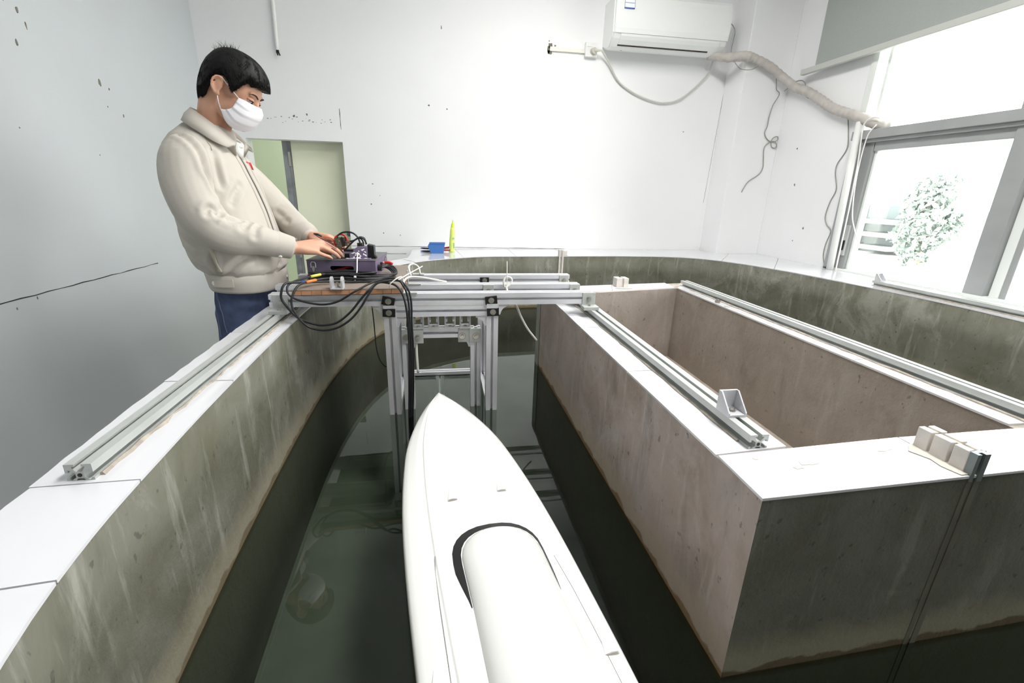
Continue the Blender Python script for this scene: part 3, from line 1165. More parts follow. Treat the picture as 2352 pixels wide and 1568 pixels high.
# four small U brackets (roller carriers) between the lower beam and the inner beam
for x in (-.088, -.030, .033, .091):
    p = gpart('roller_bracket', lambda b: (box(b, (x - .021, 1.69, .744), (x + .021, 1.735, .752)), box(b, (x - .021, 1.69, .752), (x - .016, 1.735, .798)), box(b, (x + .016, 1.69, .752), (x + .021, 1.735, .798)), box(b, (x - .021, 1.69, .794), (x + .021, 1.735, .802))), M_ALU_C)
    for sx in (-1, 1):
        bm = bmesh.new()
        cyl(bm, (x + sx * .0165, 1.7125, .777), (x + sx * .010, 1.7125, .777), .014, 16)
        part('roller', bm, M_ALU, p, smooth=False)
    bm = bmesh.new()
    bolt(bm, (x, 1.70, .752), (0, 0, 1), .006, .006)
    part('bolt', bm, M_STEEL, p)
# clamps beside the board edge on the middle and rear beams (bent plates the rope is tied to)
for (x, y) in ((-.105, 1.842), (-.100, 2.062)):
    gpart('bent_plate', lambda b: (box(b, (x - .022, y - .02, .8905), (x + .028, y + .02, .894), None, .001), box(b, (x - .026, y - .012, .891), (x - .021, y + .012, .945), None, .001)), M_ALU_D)
gpart('bent_plate', lambda b: (box(b, (-.136, 1.652, .8905), (-.085, 1.685, .895), None, .001), box(b, (-.1355, 1.660, .895), (-.1315, 1.682, .925), None, .001)), M_ALU_D)

# ------------------------------------------------------------------ board, control box, electronics
board = thing('wooden_board', 'brown blockboard panel lying on the left half of the gantry beams', 'board', (-.32, 1.9, .891))
bm = bmesh.new()
prism(bm, [(-.507, 1.628), (-.138, 1.650), (-.139, 2.19), (-.515, 2.17)], 'z', .9085, .912)
part('top_veneer', bm, mat('grimy_brown_veneer', (140, 127, 116), .55, var=.12, scale=7, bump=.1, bscale=40), board)
bm = bmesh.new()
prism(bm, [(-.507, 1.628), (-.138, 1.650), (-.139, 2.19), (-.515, 2.17)], 'z', .8915, .8935)
part('bottom_veneer', bm, mat('dark_veneer_edge', (70, 62, 70), .6), board)
xs = [-.507, -.476, -.443, -.410, -.362, -.318, -.262, -.205, -.174, -.138]
for a, b in zip(xs, xs[1:]):
    bm = bmesh.new()
    ya, yb = 1.628 + (a + .507) / .369 * .022, 1.628 + (b + .507) / .369 * .022
    prism(bm, [(a + .0006, ya + .0005), (b - .0006, yb + .0005), (b - .0006, 2.168), (a + .0006, 2.168)], 'z', .8937, .9083)
    part('core_strip', bm, mat('orange_wood_core', (200, 146, 108), .6, var=.25, scale=26), board) if a == xs[0] else part('core_strip', bm, bpy.data.materials['orange_wood_core'], board)

M_PURPLE = mat('dark_purple_painted_steel', (116, 104, 130), .42, var=.14, scale=18, metal=.15)
M_PURPLE_T = mat('grey_purple_lid', (104, 102, 106), .45, var=.1, scale=18, metal=.15)
cbx = thing('control_box', 'shallow dark purple metal control box on the wooden board under the man\'s hands', 'box', (-.38, 2.03, .912))
# local frame: front edge from (-.522,1.905) to (-.256,1.885), right edge towards (-.228,2.165)
bf0, bf1 = Vector((-.522, 1.905, 0)), Vector((-.2565, 1.888, 0))
bu = (bf1 - bf0)
BL = bu.length
bu.normalize()
bv = Vector((-bu.y, bu.x, 0))
BM = Matrix(((bu.x, bv.x, 0, bf0.x), (bu.y, bv.y, 0, bf0.y), (0, 0, 1, .9125), (0, 0, 0, 1)))
BD, BH = .265, .061


def bxpart(name, fn, m, parent=None, label=None, smooth=False):
    bm = bmesh.new()
    fn(bm)
    for v in bm.verts:
        v.co = BM @ v.co
    return part(name, bm, m, parent or cbx, smooth, label)


bxpart('box_side', lambda b: box(b, (0, .003, 0), (.003, BD, BH)), M_PURPLE)
rs = bxpart('box_side', lambda b: box(b, (BL - .003, .003, 0), (BL, BD, BH)), M_PURPLE)
bxpart('box_back', lambda b: box(b, (.003, BD - .003, 0), (BL - .003, BD, BH)), M_PURPLE)
bxpart('box_bottom', lambda b: box(b, (.003, .003, 0), (BL - .003, BD - .003, .002)), M_PURPLE)
bxpart('lid', lambda b: box(b, (-.0015, -.0015, BH), (BL + .0015, BD + .0015, BH + .0035), None, .001), M_PURPLE_T)


def front_with_slot(b):
    x0, x1, zc, r = .088, .180, .032, .0085
    arcL = [(x0 + r - r * math.sin(PI * k / 8), zc + r * math.cos(PI * k / 8)) for k in range(9)]
    arcR = [(x1 - r + r * math.sin(PI * k / 8), zc - r * math.cos(PI * k / 8)) for k in range(9)]
    xm = (x0 + x1) / 2
    left = [(0, 0), (xm, 0), (xm, zc - r)] + list(reversed(arcL)) + [(xm, zc + r), (xm, BH), (0, BH)]
    right = [(BL, BH), (xm, BH), (xm, zc + r)] + list(reversed(arcR)) + [(xm, zc - r), (xm, 0), (BL, 0)]
    prism(b, left, 'y', 0, .003)
    prism(b, right, 'y', 0, .003)


bxpart('box_front', front_with_slot, M_PURPLE)
lat = bxpart('latch', lambda b: (box(b, (.020, -.004, .024), (.031, 0, .040), None, .001), box(b, (.022, -.006, .015), (.029, -.001, .027), None, .001)), M_STEEL)
bxpart('latch_loop', lambda b: tube(b, [(.0165, -.004, .034), (.0165, -.004, .050), (.020, -.004, .056), (.031, -.004, .056), (.0345, -.004, .050), (.0345, -.004, .034)], .0016, 6), M_WHITEPL, lat)
bxpart('red_wire', lambda b: tube(b, catmull([(.10, .03, .02), (.135, .02, .028), (.155, .015, .034), (.19, .03, .036)], 5), .004, 8), mat('red_wire_insulation', (200, 44, 40), .4), label='red wire inside the slot')
for (yy, zz) in ((.20, .040), (.225, .046)):
    bxpart('socket_plug', lambda b: box(b, (BL, yy, zz - .006), (BL + .004, yy + .014, zz + .006), None, .001), M_STEEL)
bxpart('cable_gland', lambda b: cyl(b, (BL, .045, .028), (BL + .016, .045, .028), .013, 14), M_BLACK)
bxpart('cable_gland', lambda b: cyl(b, (BL, .105, .034), (BL + .010, .105, .034), .009, 14), M_BLACK)
zl = .9125 + BH + .0035
M_RED = bpy.data.materials['red_wire_insulation']
bm = bmesh.new()
tube(bm, catmull([(-.246, 1.995, .948), (-.232, 2.0, .952), (-.216, 1.998, .952), (-.199, 1.99, .948)], 5), [.0045] * 5 + [.0065] * 8 + [.0062, .006, .004], 8)
part('red_lead', bm, M_RED, cbx, True, 'short red lead with a soft rounded tip')
bm = bmesh.new()
tube(bm, [(-.250, 1.998, .949), (-.224, 2.0, .9535)], .0045, 8)
part('white_lead', bm, M_WHITEPL, cbx, True)

# motor mount smeared with white sealant, on the lid
mm = thing('motor_mount', 'purple motor mount block smeared with white sealant on top of the control box', 'motor mount', (-.325, 1.93, zl))
M_PURPLE_M = mat('lilac_anodised_mount', (138, 126, 152), .4, metal=.3, var=.1, scale=30)
bm = bmesh.new()
box(bm, (-.370, 1.905, zl), (-.278, 1.955, zl + .004), bevel=.001)
part('mount_flange', bm, M_PURPLE_M, mm)
bm = bmesh.new()
prism(bm, [(-.358, zl + .004), (-.292, zl + .004), (-.289, zl + .050), (-.325, zl + .050), (-.340, zl + .041), (-.346, zl + .024), (-.358, zl + .022)], 'y', 1.912, 1.948)
part('mount_block', bm, M_PURPLE_M, mm)
bm = bmesh.new()
rnd = random.Random(21)
for st_ in range(17):
    x, z = -.318 + rnd.gauss(0, .013), .022 + rnd.gauss(0, .011)
    x, z = max(-.350, min(-.296, x)), max(.006, min(.044, z))
    an, ln = rnd.uniform(0, PI), rnd.uniform(.004, .014)
    P = [(x + math.cos(an + q * .5) * ln * q, 1.9115, zl + z + math.sin(an + q * .5) * ln * q * .7) for q in (-.6, 0, .6)]
    tube(bm, P, [rnd.uniform(.0018, .003), rnd.uniform(.0025, .0042), rnd.uniform(.0015, .003)], 8)
for st_ in range(8):
    x = rnd.uniform(-.366, -.284)
    tube(bm, [(x - rnd.uniform(.004, .010), 1.907, zl + .0045), (x, 1.908, zl + .005), (x + rnd.uniform(.004, .010), 1.907, zl + .0045)], [.0014, .0024, .0014], 8)
sme = mesh_obj('sealant_smear', remeshed(bm, .0016, 3), mat('white_sealant', (236, 232, 238), .5), mm)
bm = bmesh.new()
for k in range(6):
    box(bm, (-.290 + k * .0045, 1.935, zl + .006), (-.2878 + k * .0045, 1.985, zl + .056 - k * .001))
box(bm, (-.291, 1.94, zl), (-.262, 1.985, zl + .010))
ellipsoid(bm, (-.262, 1.945, zl + .007), (.008, .008, .007), 10, 6)
part('heat_sink', bm, mat('black_heat_sink', (46, 46, 50), .45, metal=.2), mm)
bm = bmesh.new()
box(bm, (-.383, 1.94, zl), (-.352, 1.975, zl + .021), bevel=.002)
box(bm, (-.386, 1.942, zl + .027), (-.340, 1.978, zl + .036), bevel=.002)
part('motor_body', bm, M_BLACK, mm)
bm = bmesh.new()
box(bm, (-.384, 1.938, zl + .020), (-.335, 1.978, zl + .027), bevel=.001)
part('motor_collar', bm, M_PURPLE_M, mm)
bm = bmesh.new()
cyl(bm, (-.318, 1.95, zl + .046), (-.318, 1.95, zl + .062), .014, 12)
part('wire_socket', bm, M_BLACK, mm)
bm = bmesh.new()
cyl(bm, (-.408, 1.915, zl + .0055), (-.352, 1.915, zl + .0055), .0022, 8)
part('output_shaft', bm, M_BLACK, mm)

pcb = thing('circuit_board', 'small green circuit board on edge hung from thick wires above the control box', 'circuit board', (-.405, 1.96, 1.04))
PM = Matrix.Translation((-.406, 1.962, 1.038)) @ Matrix.Rotation(math.radians(-18), 4, 'Z') @ Matrix.Rotation(math.radians(-14), 4, 'Y')


def pcbp(name, fn, m, label=None):
    bm = bmesh.new()
    fn(bm)
    for v in bm.verts:
        v.co = PM @ v.co
    return part(name, bm, m, pcb, False, label)


pcbp('board_plate', lambda b: box(b, (-.014, -.0015, -.021), (.014, .0015, .021), None, .0008), mat('grey_green_board', (98, 116, 104), .45, var=.35, scale=120))
pcbp('board_plate', lambda b: box(b, (-.013, .010, -.020), (.018, .0125, .020), None, .0008), bpy.data.materials['grey_green_board'])
rnd = random.Random(31)


def chips_(b):
    for k in range(16):
        x, z = rnd.uniform(-.012, .011), rnd.uniform(-.018, .017)
        s = rnd.uniform(.0012, .003)
        box(b, (x - s, -.0032, z - s), (x + s, -.0014, z + s * .8))


ch = pcbp('components', chips_, mat('solder_and_chips', (170, 160, 150), .4, metal=.3, rgb2=(60, 56, 54), scale=200))
ch['kind'] = 'stuff'
pcbp('connector_block', lambda b: box(b, (.013, -.003, -.019), (.028, .016, .016), None, .001), M_BLACK)
pcbp('capacitor', lambda b: cyl(b, (.030, .004, -.004), (.046, .004, -.009), .005, 12), mat('brown_capacitor', (120, 84, 70), .4))

# wires between board and mount, one object each
M_RED2 = mat('bright_red_wire', (222, 52, 44), .35)


def wire(name, label, pts, r, m, cat='wire', group=None, sub=6, seg=8):
    bm = bmesh.new()
    tube(bm, catmull(pts, sub), r, seg)
    return tag(new_obj(name, bm, m, smooth=True), label, cat, group)


wire('wire', 'thick black wire arching highest from the circuit board to the motor mount', [(-.408, 1.958, 1.058), (-.406, 1.96, 1.066), (-.39, 1.96, 1.077), (-.367, 1.96, 1.081), (-.345, 1.96, 1.076), (-.328, 1.957, 1.060), (-.320, 1.952, 1.040)], .0035, M_CABLE)
wire('wire', 'thick red wire looping around the back of the circuit board', [(-.421, 1.972, 1.022), (-.425, 1.974, 1.040), (-.419, 1.974, 1.058), (-.405, 1.974, 1.068), (-.390, 1.972, 1.069), (-.377, 1.97, 1.060), (-.370, 1.966, 1.044)], .0034, M_RED2)
wire('wire', 'black wire sagging low from the board connector up over to the motor mount', [(-.392, 1.950, 1.016), (-.378, 1.948, 1.014), (-.362, 1.948, 1.030), (-.337, 1.95, 1.052), (-.317, 1.952, 1.060), (-.302, 1.953, 1.052), (-.295, 1.953, 1.034)], .0034, M_CABLE)
wire('wire', 'black wire running level from the board top to the middle of the mount', [(-.386, 1.954, 1.046), (-.362, 1.956, 1.044), (-.340, 1.957, 1.050), (-.324, 1.958, 1.058), (-.312, 1.957, 1.050), (-.306, 1.956, 1.034)], .0030, M_CABLE)
wire('wire', 'short black wire bent straight down at the right end of the mount', [(-.338, 1.962, 1.050), (-.322, 1.963, 1.061), (-.305, 1.962, 1.058), (-.299, 1.96, 1.046), (-.298, 1.958, 1.032)], .0030, M_CABLE)
sw = thing('servo_lead', 'thin red black and white servo lead with a black plug over the man\'s hand', 'wire', (-.45, 1.91, 1.05))
for k, (m_, dz) in enumerate(((M_WHITEPL, -.0022), (M_RED, 0.0), (M_BLACK, .0022))):
    bm = bmesh.new()
    tube(bm, catmull([(-.483, 1.90, 1.076 + dz), (-.458, 1.90, 1.059 + dz), (-.430, 1.902, 1.043 + dz), (-.405, 1.915, 1.022 + dz)], 6), .0013, 6)
    part('lead_strand', bm, m_, sw, True)
bm = bmesh.new()
tube(bm, [(-.486, 1.912, 1.077), (-.470, 1.914, 1.074), (-.458, 1.918, 1.066)], [.003, .0045, .0035], 8)
part('lead_plug', bm, M_BLACK, sw, True)
bm = bmesh.new()
tube(bm, catmull([(-.460, 1.917, 1.067), (-.445, 1.93, 1.064), (-.430, 1.945, 1.058), (-.418, 1.955, 1.048)], 5), .0014, 6)
part('lead_strand', bm, M_RED, sw, True)

# pulley bracket on the board front
pb = thing('pulley_bracket', 'small silver two-cheeked pulley bracket on the front edge of the board', 'bracket', (-.358, 1.645, .912))
bm = bmesh.new()
box(bm, (-.379, 1.628, .912), (-.337, 1.668, .9175), bevel=.001)
part('bracket_base', bm, M_ALU_C, pb)
for x in (-.379, -.3435):
    bm = bmesh.new()
    prof = [(1.630, .9175), (1.666, .9175)] + [(1.648 + .018 * math.cos(PI * k / 10), .938 + .018 * math.sin(PI * k / 10)) for k in range(11)]
    prism(bm, prof, 'x', x, x + .0065)
    part('cheek_plate', bm, M_ALU_C, pb)
bm = bmesh.new()
cyl(bm, (-.385, 1.648, .941), (-.330, 1.648, .941), .0016, 8)
part('axle_pin', bm, M_STEEL, pb)
bm = bmesh.new()
bolt(bm, (-.358, 1.648, .9175), (0, 0, 1), .006, .012)
cyl(bm, (-.358, 1.648, .928), (-.358, 1.648, .935), .004, 8)
part('bolt', bm, M_STEEL, pb)

# ------------------------------------------------------------------ black cables
down = [(-.186, 1.640, .947), (-.150, 1.630, .944), (-.130, 1.618, .928), (-.117, 1.612, .895), (-.113, 1.612, .846), (-.114, 1.614, .795), (-.112, 1.622, .684), (-.119, 1.63, .542), (-.127, 1.635, .412), (-.13, 1.64, .30)]
down2 = [(-.222, 1.640, .934), (-.185, 1.625, .937), (-.151, 1.612, .927), (-.130, 1.600, .895), (-.121, 1.598, .846), (-.119, 1.602, .795), (-.119, 1.614, .684), (-.126, 1.622, .542), (-.133, 1.63, .412), (-.136, 1.635, .30)]
cA = [(-.242, 1.936, .941), (-.232, 1.955, .941), (-.214, 1.955, .934), (-.196, 1.92, .925), (-.190, 1.86, .920), (-.205, 1.80, .918), (-.25, 1.765, .917), (-.33, 1.745, .918), (-.42, 1.72, .924), (-.49, 1.675, .930), (-.524, 1.63, .934)]
cA += [(-.536, 1.612, .901), (-.53, 1.608, .874), (-.5, 1.604, .832), (-.477, 1.602, .814), (-.438, 1.602, .798), (-.406, 1.602, .793), (-.361, 1.602, .802), (-.313, 1.602, .839), (-.275, 1.604, .884), (-.246, 1.61, .915)] + down2
wire('cable', 'black cable hanging in the outer loop off the board and down beside the left leg', cA, .0040, M_CABLE, 'cable', None, 6, 10)
cB = [(-.20, 1.80, .918), (-.28, 1.765, .924), (-.36, 1.76, .930), (-.42, 1.735, .932), (-.46, 1.68, .932), (-.482, 1.625, .928), (-.497, 1.598, .896), (-.5, 1.592, .868), (-.49, 1.590, .838), (-.474, 1.588, .813), (-.448, 1.588, .789), (-.405, 1.588, .779), (-.359, 1.588, .787), (-.313, 1.589, .815), (-.275, 1.590, .858), (-.245, 1.600, .905), (-.215, 1.618, .938)] + down[1:]
wire('cable', 'black cable hanging lowest of the loops, two coloured sleeves near its left end', cB, .0038, M_CABLE, 'cable', None, 6, 10)
cC = [(-.21, 1.84, .924), (-.30, 1.79, .931), (-.37, 1.80, .938), (-.44, 1.79, .938), (-.49, 1.71, .937), (-.517, 1.640, .928), (-.514, 1.620, .900), (-.478, 1.616, .878), (-.411, 1.614, .864), (-.355, 1.614, .874), (-.297, 1.620, .907), (-.245, 1.66, .930), (-.19, 1.68, .942), (-.150, 1.650, .943), (-.124, 1.63, .928), (-.108, 1.622, .895), (-.105, 1.622, .846), (-.107, 1.624, .795), (-.106, 1.63, .684), (-.112, 1.64, .542), (-.12, 1.645, .412), (-.124, 1.65, .30)]
wire('cable', 'black cable in the shallow upper loop across the front beam, yellow sleeve at its left', cC, .0036, M_CABLE, 'cable', None, 6, 10)
for name, pts, rgb in (('yellow_sleeve', [(-.445, 1.786, .9385), (-.458, 1.765, .9382), (-.470, 1.745, .9378)], (214, 208, 96)), ('blue_sleeve', [(-.452, 1.705, .9268), (-.470, 1.690, .9285), (-.485, 1.678, .9296)], (62, 112, 190)), ('orange_sleeve', [(-.443, 1.708, .9322), (-.456, 1.688, .9322), (-.465, 1.666, .9318)], (228, 128, 56))):
    bm = bmesh.new()
    tube(bm, pts, .0052, 10)
    o = new_obj(name, bm, mat(name + '_plastic', rgb, .45), smooth=True)
    par = {'yellow_sleeve': 2, 'blue_sleeve': 0, 'orange_sleeve': 1}[name]
    o.parent = [x for x in bpy.data.objects if x.name.startswith('cable') and x.type == 'MESH' and x.get('category') == 'cable'][par]
# coil of spare cable lying in front of the box
coil = thing('cable_coil', 'flat coil of spare black cable on the board in front of the control box', 'cable', (-.36, 1.81, .912))
for k in range(7):
    rnd = random.Random(40 + k)
    yc, a, b_ = 1.832 + rnd.uniform(-.008, .008), .118 + rnd.uniform(-.014, .012), .040 + rnd.uniform(-.012, .006)
    z0 = .9165 + (k % 4) * .0075
    P = []
    for j in range(28):
        t = 2 * PI * j / 28
        P.append((-.372 + a * math.cos(t) + .012 * math.sin(2 * t + k), yc + b_ * math.sin(t), z0 + .003 * math.sin(3 * t + k)))
    bm = bmesh.new()
    tube(bm, P, .0040, 8, closed=True)
    part('cable_turn', bm, M_CABLE, coil, True)
for k in range(3):
    o1, o2 = k * .007, k * .006
    bm = bmesh.new()
    tube(bm, catmull([(-.244, 1.936 + o1 * .4, .941 + o2 * .3), (-.222, 1.958 + o1, .942 + o2 * .4), (-.200 + o1 * .6, 1.945 + o1, .934 + o2 * .4), (-.184 + o1 * .7, 1.89, .924 + o2 * .5), (-.200 + o1, 1.83 + o1, .921 + o2 * .6), (-.26, 1.80 + o1, .922 + o2), (-.34, 1.795 + o1, .926 + o2), (-.43, 1.81 + o1, .928 + o2), (-.475, 1.83, .924)], 6), .0042, 8)
    part('cable_turn', bm, M_CABLE, coil, True)
wire('cable', 'thin black cable dropping from the front beam to the left leg near the water', [(-.256, 1.69, .846), (-.254, 1.70, .834), (-.251, 1.70, .768), (-.249, 1.70, .679), (-.240, 1.70, .625), (-.222, 1.70, .596), (-.208, 1.70, .592)], .0022, M_CABLE, 'cable')

# ------------------------------------------------------------------ ties, ropes and tubes
zt = thing('zip_tie', 'long white zip tie hanging from the motor mount down to the cable coil', 'zip tie', (-.322, 1.80, .912))
bm = bmesh.new()
tube(bm, catmull([(-.325, 1.907, 1.006), (-.3245, 1.878, .977), (-.322, 1.84, .94), (-.319, 1.772, .925), (-.318, 1.765, .914)], 6), .0022, 6)
part('tie_strap', bm, M_NYLON, zt)
bm = bmesh.new()
box(bm, (-.324, 1.775, .925), (-.316, 1.785, .934), bevel=.001)
part('tie_head', bm, M_NYLON, zt)
zt2 = thing('zip_tie', 'white zip tie with a long slanting tail round the cables at the board corner', 'zip tie', (-.14, 1.66, .92))
bm = bmesh.new()
tube(bm, catmull([(-.176, 1.612, .924), (-.172, 1.605, .938), (-.150, 1.612, .955), (-.136, 1.64, .955), (-.133, 1.66, .94)], 5), .0022, 6)
part('tie_strap', bm, M_NYLON, zt2)
bm = bmesh.new()
tube(bm, [(-.150, 1.63, .944), (-.120, 1.70, .953), (-.068, 1.80, .968)], .0020, 6)
part('tie_tail', bm, M_NYLON, zt2)
wire('rope', 'white cord tied to the bent plates and trailing right along the middle beam', [(-.132, 1.672, .895), (-.138, 1.74, .905), (-.140, 1.80, .912), (-.120, 1.82, .922), (-.085, 1.83, .920), (-.035, 1.84, .910), (.025, 1.85, .896)], .0042, M_SILICON, 'rope', None, 6, 8)
wire('rope', 'short white cord looped over the rear bent plate', [(-.125, 1.99, .896), (-.135, 2.02, .93), (-.118, 2.045, .940), (-.095, 2.05, .925), (-.088, 2.04, .896)], .0042, M_SILICON, 'rope', None, 6, 8)
zt3 = thing('zip_tie', 'white zip tie standing straight up from the middle of the gantry', 'zip tie', (.265, 1.80, .89))
bm = bmesh.new()
tube(bm, [(.267, 1.80, .885), (.266, 1.80, .93), (.265, 1.80, .988)], .0019, 6)
part('tie_tail', bm, M_NYLON, zt3)
wire('silicone_tube', 'knotted white tube hanging over the middle beam with its end down over the water', [(.268, 1.795, .872), (.256, 1.80, .888), (.253, 1.80, .906), (.262, 1.805, .922), (.280, 1.80, .922), (.286, 1.80, .908), (.276, 1.795, .895), (.264, 1.79, .885), (.268, 1.778, .868), (.282, 1.76, .85), (.287, 1.72, .838), (.295, 1.70, .822), (.311, 1.70, .785), (.340, 1.70, .734), (.378, 1.70, .686)], .0042, M_SILICON, 'tube', None, 6, 8)
wire('silicone_tube', 'short white tube end hanging straight down inside the left of the inner frame', [(-.099, 1.71, .70), (-.098, 1.705, .684), (-.098, 1.70, .634), (-.096, 1.70, .562)], .0048, M_SILICON, 'tube', None, 5, 8)
# ------------------------------------------------------------------ model boat
boat = thing('model_boat', 'long white model speedboat hull with raised hatch floating in the channel', 'model boat', (.06, 1.0, ZW))
BO = Vector((-.0165, 1.605, 0))
bd = Vector((.1338, -.991, 0)).normalized()
be = Vector((-bd.y, bd.x, 0))


def BP(s, w, z):
    return BO + bd * s + be * w + Vector((0, 0, z))


def interp(tab, s):
    if s <= tab[0][0]:
        return tab[0][1]
    for (a, u), (b, v) in zip(tab, tab[1:]):
        if a <= s <= b:
            t = (s - a) / (b - a)
            return u + (v - u) * t
    return tab[-1][1]


HWp = catmull([(0, .003, 0), (.04, .030, 0), (.10, .064, 0), (.20, .106, 0), (.32, .142, 0), (.43, .160, 0), (.60, .176, 0), (.78, .182, 0), (.97, .181, 0), (1.15, .177, 0), (1.36, .168, 0)], 8)
HW = [(p.x, p.y) for p in HWp]
ZG = [(0, .512), (.15, .506), (.35, .497), (.6, .489), (.9, .486), (1.36, .486)]


def deck_z(s, f):
    """deck height at fraction f of the half width"""
    zg = interp(ZG, s)
    k = min(1.0, s / .12)
    tab = [(0, .022), (.35, .0195), (.62, .015), (.640, .0150), (.650, .0105), (.66, .0105), (.675, .0135), (.90, .003), (.965, -.001), (.99, -.006), (1.0, -.013)]
    return zg + interp(tab, abs(f)) * (.25 + .75 * k)


M_GEL = mat('white_gelcoat', (240, 240, 238), .22, coat=.6)
fr_ = [0, .18, .35, .5, .62, .640, .650, .66, .675, .78, .90, .965, .99, 1.0]
bm = bmesh.new()
rings = []
S = [0, .006, .015, .03, .05, .075] + [.10 + i * .03 for i in range(43)]
for s in S:
    hw = interp(HW, s)
    zk = .455 - .085 * min(1, s / .22)
    zch = .48 - .055 * min(1, s / .25)
    ring = [BP(s, 0, zk), BP(s, hw * .5, (zk * .55 + zch * .45)), BP(s, hw * .93, zch)]
    ring += [BP(s, hw * f, deck_z(s, f)) for f in reversed(fr_)]
    ring += [BP(s, -hw * f, deck_z(s, f)) for f in fr_[1:]]
    ring += [BP(s, -hw * .93, zch), BP(s, -hw * .5, (zk * .55 + zch * .45))]
    rings.append(ring)
loft(bm, rings)
hull = part('hull', bm, M_GEL, boat, True)
hull.data.materials[0] = M_GEL


def arch(a, s_front, depth, wc, s_end, n=14):
    """outline of the hatch mouth, left end -> front -> right end"""
    out = []
    for k in range(5):
        out.append((s_end + (s_front + depth - s_end) * k / 5, wc - a))
    for k in range(n + 1):
        t = PI * k / n
        c, s_ = math.cos(t), math.sin(t)
        out.append((s_front + depth * (1 - abs(s_) ** .8), wc - a * (abs(c) ** .8) * (1 if c > 0 else -1)))
    for k in range(1, 6):
        out.append((s_front + depth + (s_end - s_front - depth) * k / 5, wc + a))
    return out


A_out = arch(.1000, .742, .095, .0165, .965)
A_in = arch(.0895, .7545, .090, .0235, .950)


def dz(s, w):
    return deck_z(s, w / interp(HW, s))


bm = bmesh.new()
rows = []
NA = len(A_out)
for i, ((s, w), (s2, w2)) in enumerate(zip(A_out, A_in)):
    t = i / (NA - 1)
    k = min(1, i / 4.0) if i < 4 else min(1, (NA - 1 - i) / 2.5)
    k = max(k, .08)
    so, wo = s2 + (s - s2) * k, w2 + (w - w2) * k
    rows.append((bm.verts.new(BP(so, wo, dz(so, wo) + .0012)), bm.verts.new(BP(s2, w2 , dz(s2, w2) + .0012)), bm.verts.new(BP(s2, w2, dz(s2, w2) - .006)), bm.verts.new(BP(so, wo, dz(so, wo) - .006))))
for a, b in zip(rows, rows[1:]):
    for k in range(4):
        bm.faces.new((a[k], a[(k + 1) % 4], b[(k + 1) % 4], b[k]))
bm.faces.new(rows[0])
bm.faces.new(list(reversed(rows[-1])))
part('hatch_gap', bm, mat('black_rubber_gasket', (16, 16, 17), .35), boat, label='black curved gap around the front of the hatch')
# hatch cover: a domed lid whose mouth follows A_in, fading into the deck towards the stern
bm = bmesh.new()
cols = 13
A_l = A_in[5:-5]
outline = list(A_in)
sec = []
for s in [.757 + .0015, .762, .77, .782, .80, .825, .86, .90, .95, 1.0, 1.06, 1.12, 1.18, 1.24, 1.30, 1.355]:
    # half width of the mouth at this s
    if s < .845:
        u = (s - .757) / .088
        sn = (1 - u) ** (1 / .8)
        cs = math.sqrt(max(0, 1 - sn * sn))
        a = .0895 * cs ** .8
    else:
        a = .0895 + .012 * max(0, s - .95) / .4
    hgt = .034 * math.sin(PI / 2 * min(1, max(.0, (s - .757) / .16)) ** .55)
    if s > 1.0:
        hgt += .006 * min(1, (s - 1.0) / .25)
    sec.append((s, a, hgt))
grid = []
for (s, a, hgt) in sec:
    row = []
    for j in range(cols * 2 + 1):
        t = -1 + j / cols
        w = .0235 + a * (math.sin(t * PI / 2))
        prof = (1 - abs(math.sin(t * PI / 2)) ** 2.4) ** .62 if abs(t) < 1 else 0
        row.append(BP(s, w, dz(s, w) - .004 + (hgt + .004) * prof))
    grid.append(row)
ringsH = []
for (s, a, hgt), row in zip(sec, grid):
    ringsH.append(row + [BP(s, .0235 + a * .5, dz(s, .0235) - .02), BP(s, .0235 - a * .5, dz(s, .0235) - .02)])
loft(bm, ringsH)
part('hatch_cover', bm, M_GEL, boat, True)
# scoop vents on the deck
M_VENT = mat('shaded_scoop_mouth', (196, 192, 186), .6)
for (s, w, sc) in ((.610, -.052, 1.45), (.602, .078, 1.45), (1.065, .150, 1.6), (1.065, -.150, 1.6)):
    bm = bmesh.new()
    L_, W_, H_ = .036 * sc, .0095 * sc, .0050 * sc
    tip = bm.verts.new(BP(s - L_ * .5, w, dz(s - L_ * .5, w) + .0006))
    s1 = s + L_ * .5
    p = [(-W_, -.002), (-W_ * .8, H_ * .75), (0, H_), (W_ * .8, H_ * .75), (W_, -.002)]
    back = [bm.verts.new(BP(s1, w + q, dz(s1, w) + h)) for q, h in p]
    for a, b in zip(back, back[1:]):
        bm.faces.new((tip, a, b))
    fb = bm.faces.new(back)
    bm.faces.new((tip, back[-1], back[0]))
    v = part('deck_scoop', bm, M_GEL, boat)
    bm = bmesh.new()
    q = [(-W_ * .8, 0), (-W_ * .65, H_ * .62), (0, H_ * .82), (W_ * .65, H_ * .62), (W_ * .8, 0)]
    f1 = [bm.verts.new(BP(s1 + .0006, w + x, dz(s1, w) + h)) for x, h in q]
    f2 = [bm.verts.new(BP(s1 - .001, w + x, dz(s1, w) + h)) for x, h in q]
    bm.faces.new(f1)
    bm.faces.new(list(reversed(f2)))
    for k in range(5):
        bm.faces.new((f1[k], f2[k], f2[(k + 1) % 5], f1[(k + 1) % 5]))
    part('scoop_mouth', bm, M_VENT, v)
M_SEAM = mat('grey_joint_line', (150, 150, 146), .6)
for sg, pts in ((-1, [(.80, -.117), (.84, -.122), (.92, -.124), (1.05, -.126), (1.2, -.128), (1.35, -.128)]), (1, [(.86, .134), (.95, .140), (1.05, .142), (1.2, .142), (1.35, .140)])):
    bm = bmesh.new()
    tube(bm, [BP(s, w, dz(s, w) + .0002) for s, w in pts], .0011 if sg < 0 else .0007, 5)
    part('deck_seam', bm, M_SEAM, boat)

